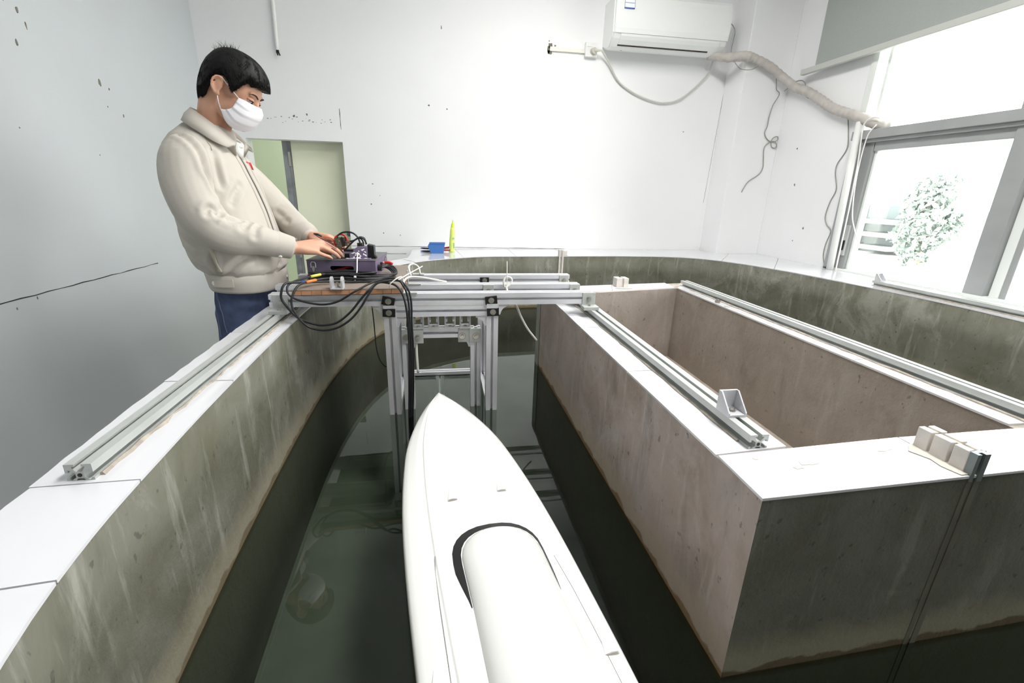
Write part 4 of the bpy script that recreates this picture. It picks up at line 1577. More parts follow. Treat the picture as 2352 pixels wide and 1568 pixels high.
# ------------------------------------------------------------------ things on the far coping
bot = thing('squeeze_bottle', 'yellow-green squeeze bottle with pointed nozzle standing by the back wall', 'bottle', (.092, 3.585, ZC))
M_YB = mat('yellow_green_plastic', (216, 232, 120), .35)
bm = bmesh.new()
R = [(0, .0205), (.01, .0215), (.06, .021), (.12, .0195), (.165, .0175), (.182, .0160), (.186, .011)]
rings = [[Vector((.092 + z * .05 + r * math.cos(2 * PI * k / 20), 3.585 + r * .85 * math.sin(2 * PI * k / 20), ZC + z)) for k in range(20)] for z, r in R]
loft(bm, rings)
bb = part('bottle_body', bm, M_YB, bot, True)
bm = bmesh.new()
R = [(.183, .0115), (.188, .0118), (.206, .0105), (.218, .006), (.238, .0035)]
rings = [[Vector((.092 + z * .05 + r * math.cos(2 * PI * k / 16), 3.585 + r * math.sin(2 * PI * k / 16), ZC + z)) for k in range(16)] for z, r in R]
loft(bm, rings)
part('nozzle', bm, mat('bright_yellow_green_cap', (206, 228, 40), .4), bot, True)
bm = bmesh.new()
box(bm, (.100, 3.563, ZC + .098), (.114, 3.568, ZC + .110))
box(bm, (.108, 3.564, ZC + .03), (.114, 3.570, ZC + .07))
part('label_mark', bm, mat('pale_teal_print', (150, 206, 180), .5), bb)
bin_ = thing('parts_bin', 'small blue plastic parts bin on the far coping beside the yellow-green bottle', 'bin', (-.017, 3.50, ZC))
M_BLUE = mat('blue_plastic', (66, 112, 178), .4)


def bin_shape(b):
    t = .003
    x0, x1, xs_ = -.088, .040, -.062
    y0, y1 = 3.478, 3.538
    prof = [(xs_, ZC), (x1 - .012, ZC), (x1, ZC + .074), (-.074, ZC + .074), (x0, ZC + .050)]
    prism(b, prof, 'y', y0, y0 + t)
    prism(b, prof, 'y', y1 - t, y1)
    prism(b, [(xs_, ZC), (x1 - .012, ZC), (x1 - .012, ZC + t), (xs_, ZC + t)], 'y', y0 + t, y1 - t)
    prism(b, [(x1 - .012 - t, ZC + t), (x1 - .012, ZC + t), (x1, ZC + .074), (x1 - t, ZC + .074)], 'y', y0 + t, y1 - t)
    prism(b, [(xs_, ZC + t), (xs_ + t, ZC + t), (x0 + t, ZC + .050), (x0, ZC + .050)], 'y', y0 + t, y1 - t)


bm = bmesh.new()
bin_shape(bm)
part('bin_shell', bm, M_BLUE, bin_)
bm = bmesh.new()
for (a, b) in (((-.076, 3.474, ZC + .071), (.042, 3.479, ZC + .077)), ((-.076, 3.537, ZC + .071), (.042, 3.542, ZC + .077))):
    box(bm, a, b)
part('rim', bm, M_BLUE, bin_)
# tools behind the bin
tl = [('pliers', 'black-handled pliers with blue tips lying left of the blue bin', -1, .005, M_BLUE), ('pliers', 'pliers with dark red grips lying mostly behind the blue bin, handles to the right', 1, .012, mat('dark_red_grip', (150, 40, 44), .4))]
for nm, lb, sg, dzz, mt in tl:
    t = thing(nm, lb, 'pliers', (-.02, 3.575, ZC))
    for k in (-1, 1):
        bm = bmesh.new()
        y0 = 3.572 + dzz
        tube(bm, catmull([(-.03 * sg, y0 + k * .004, ZC + dzz + .006), (.03 * sg, y0 + k * .011, ZC + .009 + dzz + k * .006), (.078 * sg if sg > 0 else .135 * sg, y0 + k * .009, ZC + .012 + dzz + k * .010)], 5), [.0045, .006] + [.0068] * 8 + [.0055], 8)
        hd = part('handle', bm, M_BLACK if sg < 0 else mt, t, True)
        bm = bmesh.new()
        e_ = Vector((.078 * sg if sg > 0 else .135 * sg, y0 + k * .009, ZC + .012 + dzz + k * .010))
        ellipsoid(bm, e_, (.010, .006, .006), 10, 6)
        part('grip_end', bm, mt if sg < 0 else M_BLACK, hd, True)
    bm = bmesh.new()
    tube(bm, [(-.03 * sg, 3.572 + dzz, ZC + dzz + .006), (-.055 * sg, 3.572 + dzz, ZC + dzz + .006)], [.008, .004], 8, scale2=.7)
    part('jaw', bm, M_STEEL, t)

# ------------------------------------------------------------------ air conditioner and its lines
ac = thing('air_conditioner', 'white split air conditioner hung high on the back wall', 'air conditioner', (1.71, YB, 2.30))
M_AC = mat('white_ac_plastic', (238, 240, 238), .3, coat=.3)
AX0, AX1 = 1.262, 2.158
shell = [(YB - .002, 2.304), (YB - .002, 2.598), (3.66, 2.600), (3.635, 2.590), (3.618, 2.56), (3.612, 2.36), (3.630, 2.325), (3.672, 2.283), (3.70, 2.270), (3.735, 2.272)]
bm = bmesh.new()
prism(bm, shell, 'x', AX0, AX1)
bmesh.ops.bevel(bm, geom=[e_ for e_ in bm.edges if abs((e_.verts[0].co - e_.verts[1].co).x) < 1e-6 and min(e_.verts[0].co.y, e_.verts[1].co.y) < 3.75], offset=.012, segments=3, affect='EDGES')
part('ac_shell', bm, M_AC, ac)
pan = [(3.640, 2.600), (3.622, 2.597), (3.606, 2.575), (3.600, 2.54), (3.597, 2.44), (3.600, 2.385), (3.608, 2.355), (3.620, 2.355), (3.622, 2.58)]
bm = bmesh.new()
prism(bm, pan, 'x', AX0 + .006, AX1 - .004)
bmesh.ops.bevel(bm, geom=[e_ for e_ in bm.edges if abs((e_.verts[0].co - e_.verts[1].co).x) < 1e-6 and max(e_.verts[0].co.y, e_.verts[1].co.y) < 3.615], offset=.006, segments=3, affect='EDGES')
fp = part('front_panel', bm, M_AC, ac)
flap = [(3.606, 2.351), (3.612, 2.338), (3.628, 2.318), (3.655, 2.294), (3.660, 2.299), (3.634, 2.324), (3.618, 2.345)]
bm = bmesh.new()
prism(bm, flap, 'x', 1.322, 2.095)
part('air_flap', bm, M_AC, ac)
bm = bmesh.new()
prism(bm, [(3.6555, 2.2935), (3.6625, 2.2860), (3.669, 2.2900), (3.662, 2.2975)], 'x', 1.318, 2.03)
part('outlet_slot', bm, mat('dark_outlet_slot', (62, 54, 48), .7), ac, label='dark slit under the air flap')
bm = bmesh.new()
box(bm, (1.324, 3.5935, 2.50), (1.400, 3.5985, 2.60))
lb = part('energy_label', bm, mat('label_paper', (240, 242, 246), .5), ac, label='white label with blue border')
M_LBL = mat('label_blue_ink', (74, 96, 176), .5)
for nm, a, b in (('label_bar', (1.324, 3.5925, 2.498), (1.400, 3.5945, 2.5055)), ('label_rule', (1.324, 3.5925, 2.532), (1.400, 3.5942, 2.5342)), ('label_rule', (1.324, 3.5925, 2.50), (1.3258, 3.5942, 2.60)), ('label_rule', (1.3982, 3.5925, 2.50), (1.400, 3.5942, 2.60))):
    bm = bmesh.new()
    box(bm, a, b)
    part(nm, bm, M_LBL, lb)
bm = bmesh.new()
flat_blob(bm, (1.365, 3.702, 2.2695), (1, 0, 0), (0, -.98, .1), .010, .006, 7, 3)
part('sticker', bm, mat('yellow_green_sticker', (176, 178, 110), .6), ac)

out = thing('wall_outlet', 'white wall outlet plate with switch beside the air conditioner', 'outlet', (1.165, YB, 2.285))
bm = bmesh.new()
box(bm, (1.121, YB - .034, 2.238), (1.212, YB - .0005, 2.336), bevel=.004)
part('outlet_box', bm, M_WHITEPL, out)
bm = bmesh.new()
box(bm, (1.132, YB - .037, 2.305), (1.165, YB - .033, 2.325), bevel=.001)
part('switch', bm, M_WHITEPL, out)
con = thing('cable_trunking', 'white plastic cable trunking running left from the outlet', 'trunking', (.98, YB, 2.28))
bm = bmesh.new()
box(bm, (.852, YB - .016, 2.264), (1.121, YB - .0005, 2.292), bevel=.002)
part('trunking_body', bm, mat('aged_white_plastic', (234, 232, 222), .4), con)
bm = bmesh.new()
for k, (x, z, a, b) in enumerate(((.858, 2.298, .022, .024), (.855, 2.258, .022, .016), (.893, 2.302, .008, .008), (.845, 2.275, .012, .03), (.846, 2.33, .005, .006))):
    flat_blob(bm, (x, YB, z), (1, 0, 0), (0, 0, 1), a, b, 11, 200 + k)
hp = part('plaster_hole', bm, M_CHIP, wall_back)
cord = thing('power_cord', 'grey-white power cord drooping in an arc from the outlet to the air conditioner', 'cord', (1.7, YB, 2.2))
bm = bmesh.new()
tube(bm, catmull([(1.20, 3.768, 2.275), (1.225, 3.765, 2.278), (1.246, 3.77, 2.272), (1.311, 3.795, 2.209), (1.403, 3.812, 2.096), (1.518, 3.812, 2.027), (1.67, 3.812, 1.976), (1.802, 3.812, 1.961), (1.928, 3.812, 1.993), (2.062, 3.812, 2.096), (2.145, 3.805, 2.2), (2.165, 3.79, 2.30)], 8), .0062, 8)
part('cord_line', bm, mat('grey_white_cord', (206, 206, 198), .45), cord, True)
bm = bmesh.new()
cyl(bm, (1.178, 3.797, 2.276), (1.186, 3.772, 2.276), .022, 16)
tube(bm, [(1.186, 3.772, 2.276), (1.205, 3.766, 2.276), (1.226, 3.766, 2.278)], [.012, .010, .008], 10)
part('plug', bm, mat('grey_white_plug', (204, 202, 190), .45), cord)

pipe = thing('insulated_pipe', 'grey taped insulated pipe bundle sagging from the air conditioner to the window', 'pipe', (2.5, 3.4, 2.1))
bm = bmesh.new()
P = catmull([(2.08, 3.72, 2.285), (2.17, 3.60, 2.250), (2.264, 3.545, 2.252), (2.344, 3.535, 2.237), (2.463, 3.525, 2.196), (2.575, 3.51, 2.128), (2.642, 3.42, 2.042), (2.652, 3.30, 1.992), (2.652, 3.158, 1.914), (2.652, 3.05, 1.852), (2.652, 2.925, 1.802), (2.655, 2.80, 1.757), (2.69, 2.715, 1.712), (2.78, 2.68, 1.695)], 12)
rr = []
rnd = random.Random(3)
for i, p in enumerate(P):
    rr.append(.030 + .0011 * (1 if i % 4 < 2 else -1) + .005 * math.exp(-((p.x - 2.26) / .07) ** 2) + rnd.uniform(-.001, .001))
tube(bm, P, rr, 12)
part('taped_wrap', bm, mat('grey_pipe_tape', (192, 186, 180), .6, var=.14, scale=24), pipe, True)
M_GWIRE = mat('thin_grey_wire', (150, 150, 142), .5)
wire('wire', 'thin grey wire with two small curls hanging down the pier face', [(2.47, 3.545, 2.235), (2.527, 3.545, 2.20), (2.564, 3.55, 2.116), (2.584, 3.555, 2.053), (2.62, 3.56, 2.021), (2.586, 3.565, 1.943), (2.576, 3.572, 1.858), (2.578, 3.574, 1.80), (2.566, 3.574, 1.745), (2.60, 3.573, 1.70), (2.65, 3.572, 1.684), (2.685, 3.57, 1.70), (2.680, 3.568, 1.724), (2.650, 3.568, 1.718), (2.632, 3.569, 1.69), (2.645, 3.57, 1.648), (2.680, 3.57, 1.642), (2.684, 3.571, 1.672), (2.655, 3.572, 1.689), (2.618, 3.573, 1.680), (2.585, 3.574, 1.637), (2.598, 3.575, 1.55), (2.606, 3.575, 1.489), (2.58, 3.575, 1.438), (2.50, 3.575, 1.383), (2.468, 3.575, 1.33), (2.455, 3.575, 1.30)], .0034, M_GWIRE, 'wire', None, 6, 6)
wire('wire', 'thin grey wire curling round the pipe bundle near the middle of the pier', [(2.61, 3.50, 2.03), (2.63, 3.49, 2.05), (2.65, 3.46, 2.085), (2.665, 3.40, 2.085), (2.668, 3.36, 2.05), (2.662, 3.36, 2.0), (2.66, 3.30, 1.955), (2.67, 3.26, 1.94), (2.675, 3.23, 1.95), (2.672, 3.24, 1.99)], .0034, M_GWIRE, 'wire', None, 6, 6)
wire('wire', 'thin grey wire looping from the right end of the air conditioner under the pipe', [(2.160, 3.72, 2.54), (2.19, 3.70, 2.515), (2.232, 3.67, 2.455), (2.222, 3.65, 2.38), (2.200, 3.62, 2.30), (2.195, 3.57, 2.24), (2.20, 3.54, 2.20), (2.25, 3.535, 2.165), (2.33, 3.535, 2.165), (2.37, 3.535, 2.185), (2.40, 3.53, 2.205)], .0030, M_GWIRE, 'wire', None, 6, 6)
wire('wire', 'thin grey wire wandering down the right wall beside the white pipe', [(2.68, 2.926, 1.785), (2.694, 2.912, 1.70), (2.695, 2.889, 1.611), (2.695, 2.895, 1.563), (2.695, 2.938, 1.49), (2.695, 2.936, 1.43), (2.695, 2.897, 1.325), (2.695, 2.925, 1.242), (2.695, 2.937, 1.148), (2.695, 2.911, 1.093), (2.695, 2.861, 1.049), (2.695, 2.877, .962), (2.695, 2.876, .885), (2.69, 2.845, .825), (2.685, 2.83, .803)], .0034, M_GWIRE, 'wire', None, 6, 6)
wp = thing('white_pipe', 'white plastic drain pipe standing in the corner of the window', 'pipe', (2.65, 2.74, ZC))
bm = bmesh.new()
cyl(bm, (2.648, 2.745, ZC), (2.652, 2.79, 1.73), .021, 16)
part('pipe_body', bm, M_WHITEPL, wp, True)
M_WW = mat('white_wire', (232, 230, 226), .5)
wire('wire', 'white wire hooked over the transom and running down along the white pipe', [(2.66, 2.66, 1.735), (2.64, 2.690, 1.742), (2.632, 2.722, 1.725), (2.63, 2.735, 1.694), (2.628, 2.726, 1.633), (2.626, 2.713, 1.554), (2.624, 2.70, 1.46), (2.622, 2.690, 1.324), (2.622, 2.682, 1.209), (2.622, 2.675, 1.0), (2.622, 2.668, .803)], .0042, M_WW, 'wire', None, 5, 6)
wire('wire', 'white wire curving from the transom across the sash frame', [(2.655, 2.668, 1.70), (2.64, 2.690, 1.655), (2.635, 2.697, 1.592), (2.632, 2.697, 1.45), (2.635, 2.687, 1.306), (2.64, 2.662, 1.161), (2.655, 2.635, 1.077), (2.675, 2.62, 1.02)], .0034, M_WW, 'wire', None, 5, 6)
vc = thing('wall_conduit', 'thin white conduit ending in black cable tips above the man\'s head', 'conduit', (-1.07, YB, 2.6))
bm = bmesh.new()
tube(bm, [(-1.062, 3.813, 3.09), (-1.068, 3.813, 2.44), (-1.073, 3.811, 2.17), (-1.073, 3.806, 2.14)], [.0125, .0125, .012, .010], 12)
part('conduit_tube', bm, M_WHITEPL, vc, True)
for dx in (-.004, .004):
    bm = bmesh.new()
    tube(bm, [(-1.073 + dx, 3.806, 2.145), (-1.071 + dx * 1.4, 3.800, 2.125), (-1.064 + dx * 1.6, 3.798, 2.108)], [.0055, .0055, .004], 8)
    part('cable_tip', bm, M_BLACK, vc, True)

# ------------------------------------------------------------------ outside the window
M_GROUND = mat('pale_yard', (214, 214, 208), .8)
bm = bmesh.new()
box(bm, (3.2, -30, -1.3), (80, 70, -1.2))
g = new_obj('ground_outside', bm, M_GROUND)
struct(g)
M_LEAF = mat('pale_green_leaves', (150, 160, 154), .95, var=.08, spec=.0, scale=3)
tree = thing('tree', 'bushy pale green tree seen hazily through the window', 'tree', (14.5, 12.0, -1.2))
bm = bmesh.new()
tube(bm, catmull([(14.5, 12.0, -1.2), (14.55, 12.0, 0.0), (14.4, 12.1, .8), (14.5, 12.0, 1.6)], 4), [.16] + [.13] * 6 + [.10] * 5 + [.05], 8)
part('trunk', bm, mat('tree_bark', (150, 140, 126), .9), tree)
bm = bmesh.new()
rnd = random.Random(77)
for k in range(3200):
    u = Vector((rnd.gauss(0, 1), rnd.gauss(0, 1), rnd.gauss(0, 1))).normalized() * (rnd.random() ** .42)
    c = Vector((14.5 + u.x * .78, 12.0 + u.y * .74, .75 + u.z * 1.42))
    c += Vector((noise.noise(c * 1.7), noise.noise(c * 1.7 + Vector((9, 0, 0))), noise.noise(c * 1.7 + Vector((0, 9, 0))))) * .35
    d1 = Vector((rnd.uniform(-1, 1), rnd.uniform(-1, 1), rnd.uniform(-1, 1))).normalized() * .10
    d2 = d1.cross(Vector((rnd.uniform(-1, 1), rnd.uniform(-1, 1), rnd.uniform(-1, 1)))).normalized() * .055
    bm.faces.new([bm.verts.new(c + d1), bm.verts.new(c + d2), bm.verts.new(c - d1), bm.verts.new(c - d2)])
cr = part('crown', bm, M_LEAF, tree)
cr['kind'] = 'stuff'
M_BLD = mat('pale_building_render', (96, 101, 99), .7)
for (nm, lb_, x, y0, y1, zt, floors) in (('apartment_building', 'pale apartment block with balconies at the left of the window view', 22, 18.6, 22.6, .9, 3),):
    b_ = thing(nm, lb_, 'building', (x, (y0 + y1) / 2, -1.2))
    bm = bmesh.new()
    box(bm, (x, y0, -1.2), (x + 6, y1, zt))
    part('facade', bm, M_BLD, b_)
    for k in range(floors):
        z = -1.0 + k * .62
        for yy in (y0 + .35, y0 + 2.5):
            bm = bmesh.new()
            box(bm, (x - .9, yy, z), (x, yy + 1.5, z + .22))
            part('balcony', bm, M_BLD, b_)
            bm = bmesh.new()
            box(bm, (x - .05, yy + .2, z + .22), (x + .05, yy + 1.2, z + .85))
            part('window', bm, mat('building_window_glass', (70, 80, 80), .4) if 'building_window_glass' not in bpy.data.materials else bpy.data.materials['building_window_glass'], b_)

# ------------------------------------------------------------------ ceiling lamps
for i, (lx, ly, lp) in enumerate(LAMPS):
    t = thing('ceiling_lamp', ('white louvred panel lamp on the ceiling above the boat', 'white louvred panel lamp on the ceiling near the back wall')[i % 2], 'lamp', (lx, ly, ZT))
    bm = bmesh.new()
    box(bm, (lx - .31, ly - .62, ZT - .03), (lx + .31, ly + .62, ZT - .0005), bevel=.004)
    part('lamp_housing', bm, M_WHITEPL, t)
    m_, nt_, b__ = principled('lamp_panel_glow')
    b__.inputs['Emission Color'].default_value = (1, .985, .96, 1)
    b__.inputs['Emission Strength'].default_value = 5.0
    for k in range(3):
        bm = bmesh.new()
        box(bm, (lx - .28 + k * .19, ly - .58, ZT - .036), (lx - .28 + k * .19 + .175, ly + .58, ZT - .029))
        part('lamp_panel', bm, m_, t)
# ------------------------------------------------------------------ the man
person = thing('person', 'young man in a beige work jacket and white face mask working on the control box', 'person', (-.80, 1.95, 0))
M_SKIN = mat('warm_skin', (212, 162, 136), .5, var=.06, scale=14)
M_SKIN.node_tree.nodes['Principled BSDF'].inputs['Subsurface Weight'].default_value = .08
M_SKIN.node_tree.nodes['Principled BSDF'].inputs['Subsurface Radius'].default_value = (.01, .004, .002)
M_HAIR = mat('black_hair', (6, 6, 6), .55, spec=.3)
M_BROW = mat('dark_brow_hair', (46, 36, 32), .8)
M_JACKET = mat('beige_work_cloth', (190, 184, 175), .8, var=.03, scale=6, bump=.05, bscale=420)
M_JACKET_IN = mat('beige_cloth_shade', (190, 184, 166), .85)
M_STITCH = mat('seam_stitch', (168, 162, 146), .85)
M_DENIM = mat('blue_denim', (68, 80, 112), .85, var=.25, scale=40, bump=.08, bscale=700)
M_DENIM_S = mat('pale_denim_seam', (104, 112, 140), .85)
M_MASK = mat('white_mask_fabric', (238, 236, 242), .75)
M_SHIRT = mat('white_undershirt', (232, 232, 228), .8)
M_ZIP = mat('dark_zip', (70, 66, 60), .6)
HC = Vector((-.71, 1.93, 1.575))
HR = Matrix.Rotation(math.radians(25), 4, 'Y')
HM = Matrix.Translation(HC) @ HR


def hp_(x, y, z):
    return HM @ Vector((x, y, z))


def hell(bm, c, r, seg=24, rings=16, rot=None):
    bmesh.ops.create_uvsphere(bm, u_segments=seg, v_segments=rings, radius=1.0, matrix=HM @ Matrix.Translation(Vector(c)) @ (rot if rot else Matrix.Identity(4)) @ Matrix.Diagonal((*r, 1)))


def limb(bm, pts, rad, sub=6, seg=16, scale2=1.0):
    P = catmull(pts, sub)
    R = [p.x for p in catmull([(r, 0, 0) for r in rad], sub)]
    tube(bm, P, R, seg, scale2=scale2)
    for p, r in ((P[0], R[0]), (P[-1], R[-1])):
        ellipsoid(bm, p, (r * .98, r * .98, r * .98), 14, 8)


# body: one continuous surface (head, neck, trunk, arms, hands with five fingers, legs)
bm = bmesh.new()
hell(bm, (-.006, 0, .032), (.082, .071, .080))            # skull
hell(bm, (.022, 0, .012), (.070, .066, .074))             # forehead and temples
hell(bm, (.034, 0, -.048), (.052, .056, .060))            # face
hell(bm, (.042, 0, -.084), (.032, .035, .025))            # jaw and chin
hell(bm, (.018, .036, -.060), (.040, .026, .044))
hell(bm, (.018, -.036, -.060), (.040, .026, .044))
for sy in (-1, 1):
    hell(bm, (.064, .034 * sy, -.034), (.022, .022, .020))  # cheekbones
    hell(bm, (.079, .028 * sy, .010), (.012, .024, .009))   # brow ridge
hell(bm, (.084, 0, .008), (.010, .014, .012))
tube(bm, [hp_(.082, 0, .004), hp_(.088, 0, -.014), hp_(.096, 0, -.032), hp_(.098, 0, -.042)], [.007, .0075, .0095, .009], 12)   # nose
hell(bm, (.090, .010, -.044), (.009, .008, .007))
hell(bm, (.090, -.010, -.044), (.009, .008, .007))
hell(bm, (.084, 0, -.072), (.014, .022, .012))            # mouth
for sy in (-1, 1):                                         # ears
    rim = [hp_(x, sy * y, z) for x, y, z in ((-.002, .072, -.004), (-.002, .078, .010), (-.012, .083, .016), (-.024, .086, .008), (-.028, .086, -.010), (-.022, .083, -.028), (-.010, .078, -.040), (-.003, .073, -.040))]
    tube(bm, catmull(rim, 4), .0042, 8)
    hell(bm, (-.012, sy * .076, -.012), (.0135, .0045, .0265))
    hell(bm, (-.006, sy * .076, -.036), (.008, .005, .009))
    hell(bm, (-.002, sy * .074, -.012), (.005, .005, .007))
limb(bm, [hp_(-.025, 0, -.02), hp_(-.030, 0, -.075), (-.795, 1.945, 1.455), (-.82, 1.95, 1.40), (-.825, 1.95, 1.36)], [.058, .055, .055, .058, .060])
limb(bm, [(-.82, 1.95, 1.34), (-.81, 1.95, 1.2), (-.78, 1.95, 1.05), (-.765, 1.95, .92)], [.085, .085, .07, .06], seg=20)
limb(bm, [(-.835, 1.84, 1.315), (-.835, 2.06, 1.315)], [.040, .040], sub=4)
WR = Vector((-.553, 1.845, 1.030))
WL = Vector((-.545, 2.055, 1.055))
limb(bm, [(-.84, 1.80, 1.305), (-.815, 1.735, 1.235), (-.765, 1.722, 1.118), (-.655, 1.778, 1.072), WR], [.040, .044, .042, .037, .027])
limb(bm, [(-.835, 2.10, 1.305), (-.78, 2.19, 1.25), (-.69, 2.195, 1.145), (-.61, 2.115, 1.09), WL], [.040, .044, .042, .037, .027])


def hand(W, knuckles, pips, tips, thumb, down):
    """flattened palm from wrist to knuckles, four tapered bent fingers and a thumb off the side"""
    W = Vector(W)
    for K, q in zip(knuckles, (.0150, .0150, .0145, .0130)):
        tube(bm, [W + (Vector(K) - W) * -.12, W.lerp(Vector(K), .5), Vector(K)], [.0215, .0185, q * .86], 12)
        ellipsoid(bm, K, (.0108, .0108, .0108), 12, 8)
    for i in range(3):
        a, b = Vector(knuckles[i]), Vector(knuckles[i + 1])
        m_ = (a + b) / 2
        tube(bm, [W.lerp(m_, .15), m_], [.020, .0110], 12)
    for K, Pp, T, r in zip(knuckles, pips, tips, (.0088, .0092, .0088, .0078)):
        K, Pp, T = Vector(K), Vector(Pp), Vector(T)
        D = Pp.lerp(T, .52) + Vector((0, 0, .0025))
        tube(bm, [K, K.lerp(Pp, .5), Pp, Pp.lerp(D, .5), D, D.lerp(T, .6), T], [r * 1.12, r * .98, r * 1.03, r * .92, r * .95, r * .85, r * .60], 12)
        ellipsoid(bm, T, (r * .62, r * .62, r * .62), 10, 6)
    th_ = [Vector(p) for p in thumb]
    tube(bm, catmull(th_, 4), [.0145, .0140, .0135, .013, .0125, .0115, .0110, .0112, .0110, .0105, .0095, .0085, .0065][:len(catmull(th_, 4))], 12)
    ellipsoid(bm, th_[-1], (.0068, .0068, .0068), 10, 6)


zt_ = zl + .007
KR = [(-.464, 1.924, 1.046), (-.452, 1.904, 1.043), (-.454, 1.882, 1.031), (-.468, 1.860, 1.012)]
PR = [(-.430, 1.940, 1.026), (-.417, 1.921, 1.023), (-.422, 1.900, 1.010), (-.444, 1.878, .997)]
TR = [(-.398, 1.949, .990), (-.388, 1.931, .987), (-.396, 1.909, zt_ + .001), (-.421, 1.889, zt_)]
hand(WR, KR, PR, TR, [(-.535, 1.868, 1.026), (-.505, 1.905, 1.014), (-.472, 1.938, 1.004), (-.440, 1.957, .994)], 0)
KL = [(-.452, 2.000, 1.055), (-.446, 2.022, 1.052), (-.450, 2.044, 1.044), (-.462, 2.064, 1.032)]
PL = [(-.420, 1.992, 1.040), (-.410, 2.014, 1.034), (-.415, 2.038, 1.026), (-.432, 2.060, 1.014)]
TL = [(-.398, 1.986, 1.010), (-.384, 2.008, 1.000), (-.390, 2.034, .992), (-.408, 2.056, .988)]
hand(WL, KL, PL, TL, [(-.525, 2.030, 1.048), (-.490, 1.998, 1.036), (-.456, 1.978, 1.022), (-.428, 1.974, 1.008)], 0)
for sy in (-1, 1):
    limb(bm, [(-.77, 1.95 + .085 * sy, .88), (-.79, 1.95 + .10 * sy, .50), (-.83, 1.95 + .105 * sy, .10), (-.82, 1.95 + .105 * sy, .05)], [.060, .058, .038, .036], seg=14)
    limb(bm, [(-.84, 1.95 + .105 * sy, .045), (-.72, 1.95 + .11 * sy, .035)], [.032, .028], sub=3, seg=10)
body = mesh_obj('body', remeshed(bm, .0038, 2), M_SKIN, person)
head_nodes = None

# eyes, brows
for sy in (-1, 1):
    bm = bmesh.new()
    hell(bm, (.0745, .0325 * sy, -.0125), (.0115, .0115, .0115), 16, 10)
    ey = part('eye', bm, mat('eye_white', (214, 206, 200), .2) if 'eye_white' not in bpy.data.materials else bpy.data.materials['eye_white'], person, True)
    bm = bmesh.new()
    hell(bm, (.0822, .0325 * sy, -.0165), (.0046, .0064, .0060), 14, 8)
    part('iris', bm, mat('dark_iris', (28, 20, 18), .15) if 'dark_iris' not in bpy.data.materials else bpy.data.materials['dark_iris'], ey, True)
    bm = bmesh.new()
    lid = []
    for k in range(9):
        t = -1 + k / 4
        lid.append(hp_(.0868 - .0085 * t * t, sy * (.0325 + .0135 * t), -.0125 - .0012 * t * t + .0015 * (1 if t > 0 else 0)))
    tube(bm, lid, [.0006, .0013, .0017, .0018, .0018, .0018, .0016, .0013, .0006], 6)
    part('eyelash_line', bm, M_HAIR, person, True)
    bm = bmesh.new()
    hell(bm, (.0755, .0325 * sy, -.0070), (.0122, .0142, .0066), 16, 10)
    part('eyelid', bm, M_SKIN, person, True)
    bm = bmesh.new()
    br = []
    for x, y, z in ((.0925, .012, .004), (.0945, .022, .0085), (.0915, .034, .0112), (.0835, .045, .0108), (.0745, .052, .0070)):
        ok, co, no, idx = body.closest_point_on_mesh(hp_(x, sy * y, z))
        br.append(co + no * .0003)
    P = catmull(br, 4)
    tube(bm, P, [.0010 + .0021 * math.sin(PI * min(1, .2 + .8 * i / (len(P) - 1))) for i in range(len(P))], 8)
    part('eyebrow', bm, M_BROW, person, True)

# hair: a shell over the skull with a ragged hairline, plus locks
HAIRLINE = [(0, 21), (22, 21), (34, 20), (42, 24), (52, 14), (60, 0), (66, -9), (72, -4), (80, 10), (92, 18), (104, 17), (114, 2), (122, -22), (132, -42), (150, -45), (180, -46)]


def hair_limit(az):
    return math.radians(interp(HAIRLINE, abs(math.degrees(az))))


def hair_r(d):
    ax = .1185 if d.x > 0 else .099
    cz = .124 if d.z > 0 else .135
    ey_ = .0855
    p_ = 2.25
    return (abs(d.x / ax) ** p_ + abs(d.y / ey_) ** p_ + abs(d.z / cz) ** p_) ** (-1 / p_)


bm = bmesh.new()
NAZ, NEL = 96, 26
gridO, gridI = [], []
rnd = random.Random(9)
for i in range(NAZ):
    az = -PI + 2 * PI * i / NAZ
    lo_ = hair_limit(az) + math.radians(2.5) * noise.noise((math.cos(az) * 9, math.sin(az) * 9, 3.1))
    colO, colI = [], []
    for j in range(NEL):
        el = lo_ + (PI / 2 - lo_) * j / (NEL - 1) * .985
        d = Vector((math.cos(el) * math.cos(az), math.cos(el) * math.sin(az), math.sin(el)))
        r = hair_r(d)
        k = min(1.0, j / 4)
        r2 = r * (1 + .012 * noise.noise(d * 7) + .010 * noise.noise((d.x * 4, d.y * 26, d.z * 4)))
        front = max(0, math.cos(az)) > .72
        thin = .90 if not front else .965
        ro = r2 * (thin + (1 - thin) * k)
        colO.append(bm.verts.new(HM @ (d * ro)))
        colI.append(bm.verts.new(HM @ (d * (r * .83))))
    gridO.append(colO)
    gridI.append(colI)
for i in range(NAZ):
    A, B = gridO[i], gridO[(i + 1) % NAZ]
    C_, D_ = gridI[i], gridI[(i + 1) % NAZ]
    for j in range(NEL - 1):
        bm.faces.new((A[j], B[j], B[j + 1], A[j + 1]))
        bm.faces.new((C_[j + 1], D_[j + 1], D_[j], C_[j]))
    bm.faces.new((A[0], C_[0], D_[0], B[0]))
bm.faces.new([g_[-1] for g_ in gridO])
bm.faces.new([g_[-1] for g_ in reversed(gridI)])


def lock(p, dirv, L_, r, curl):
    p, dv = Vector(p), Vector(dirv).normalized()
    side = dv.cross(Vector((rnd.uniform(-1, 1), rnd.uniform(-1, 1), rnd.uniform(-1, 1)))).normalized()
    pts = [p, p + dv * L_ * .5 + side * curl * L_ * .25, p + dv * L_ + side * curl * L_]
    tube(bm, [HM @ q for q in pts], [r, r * .7, r * .08], 3)


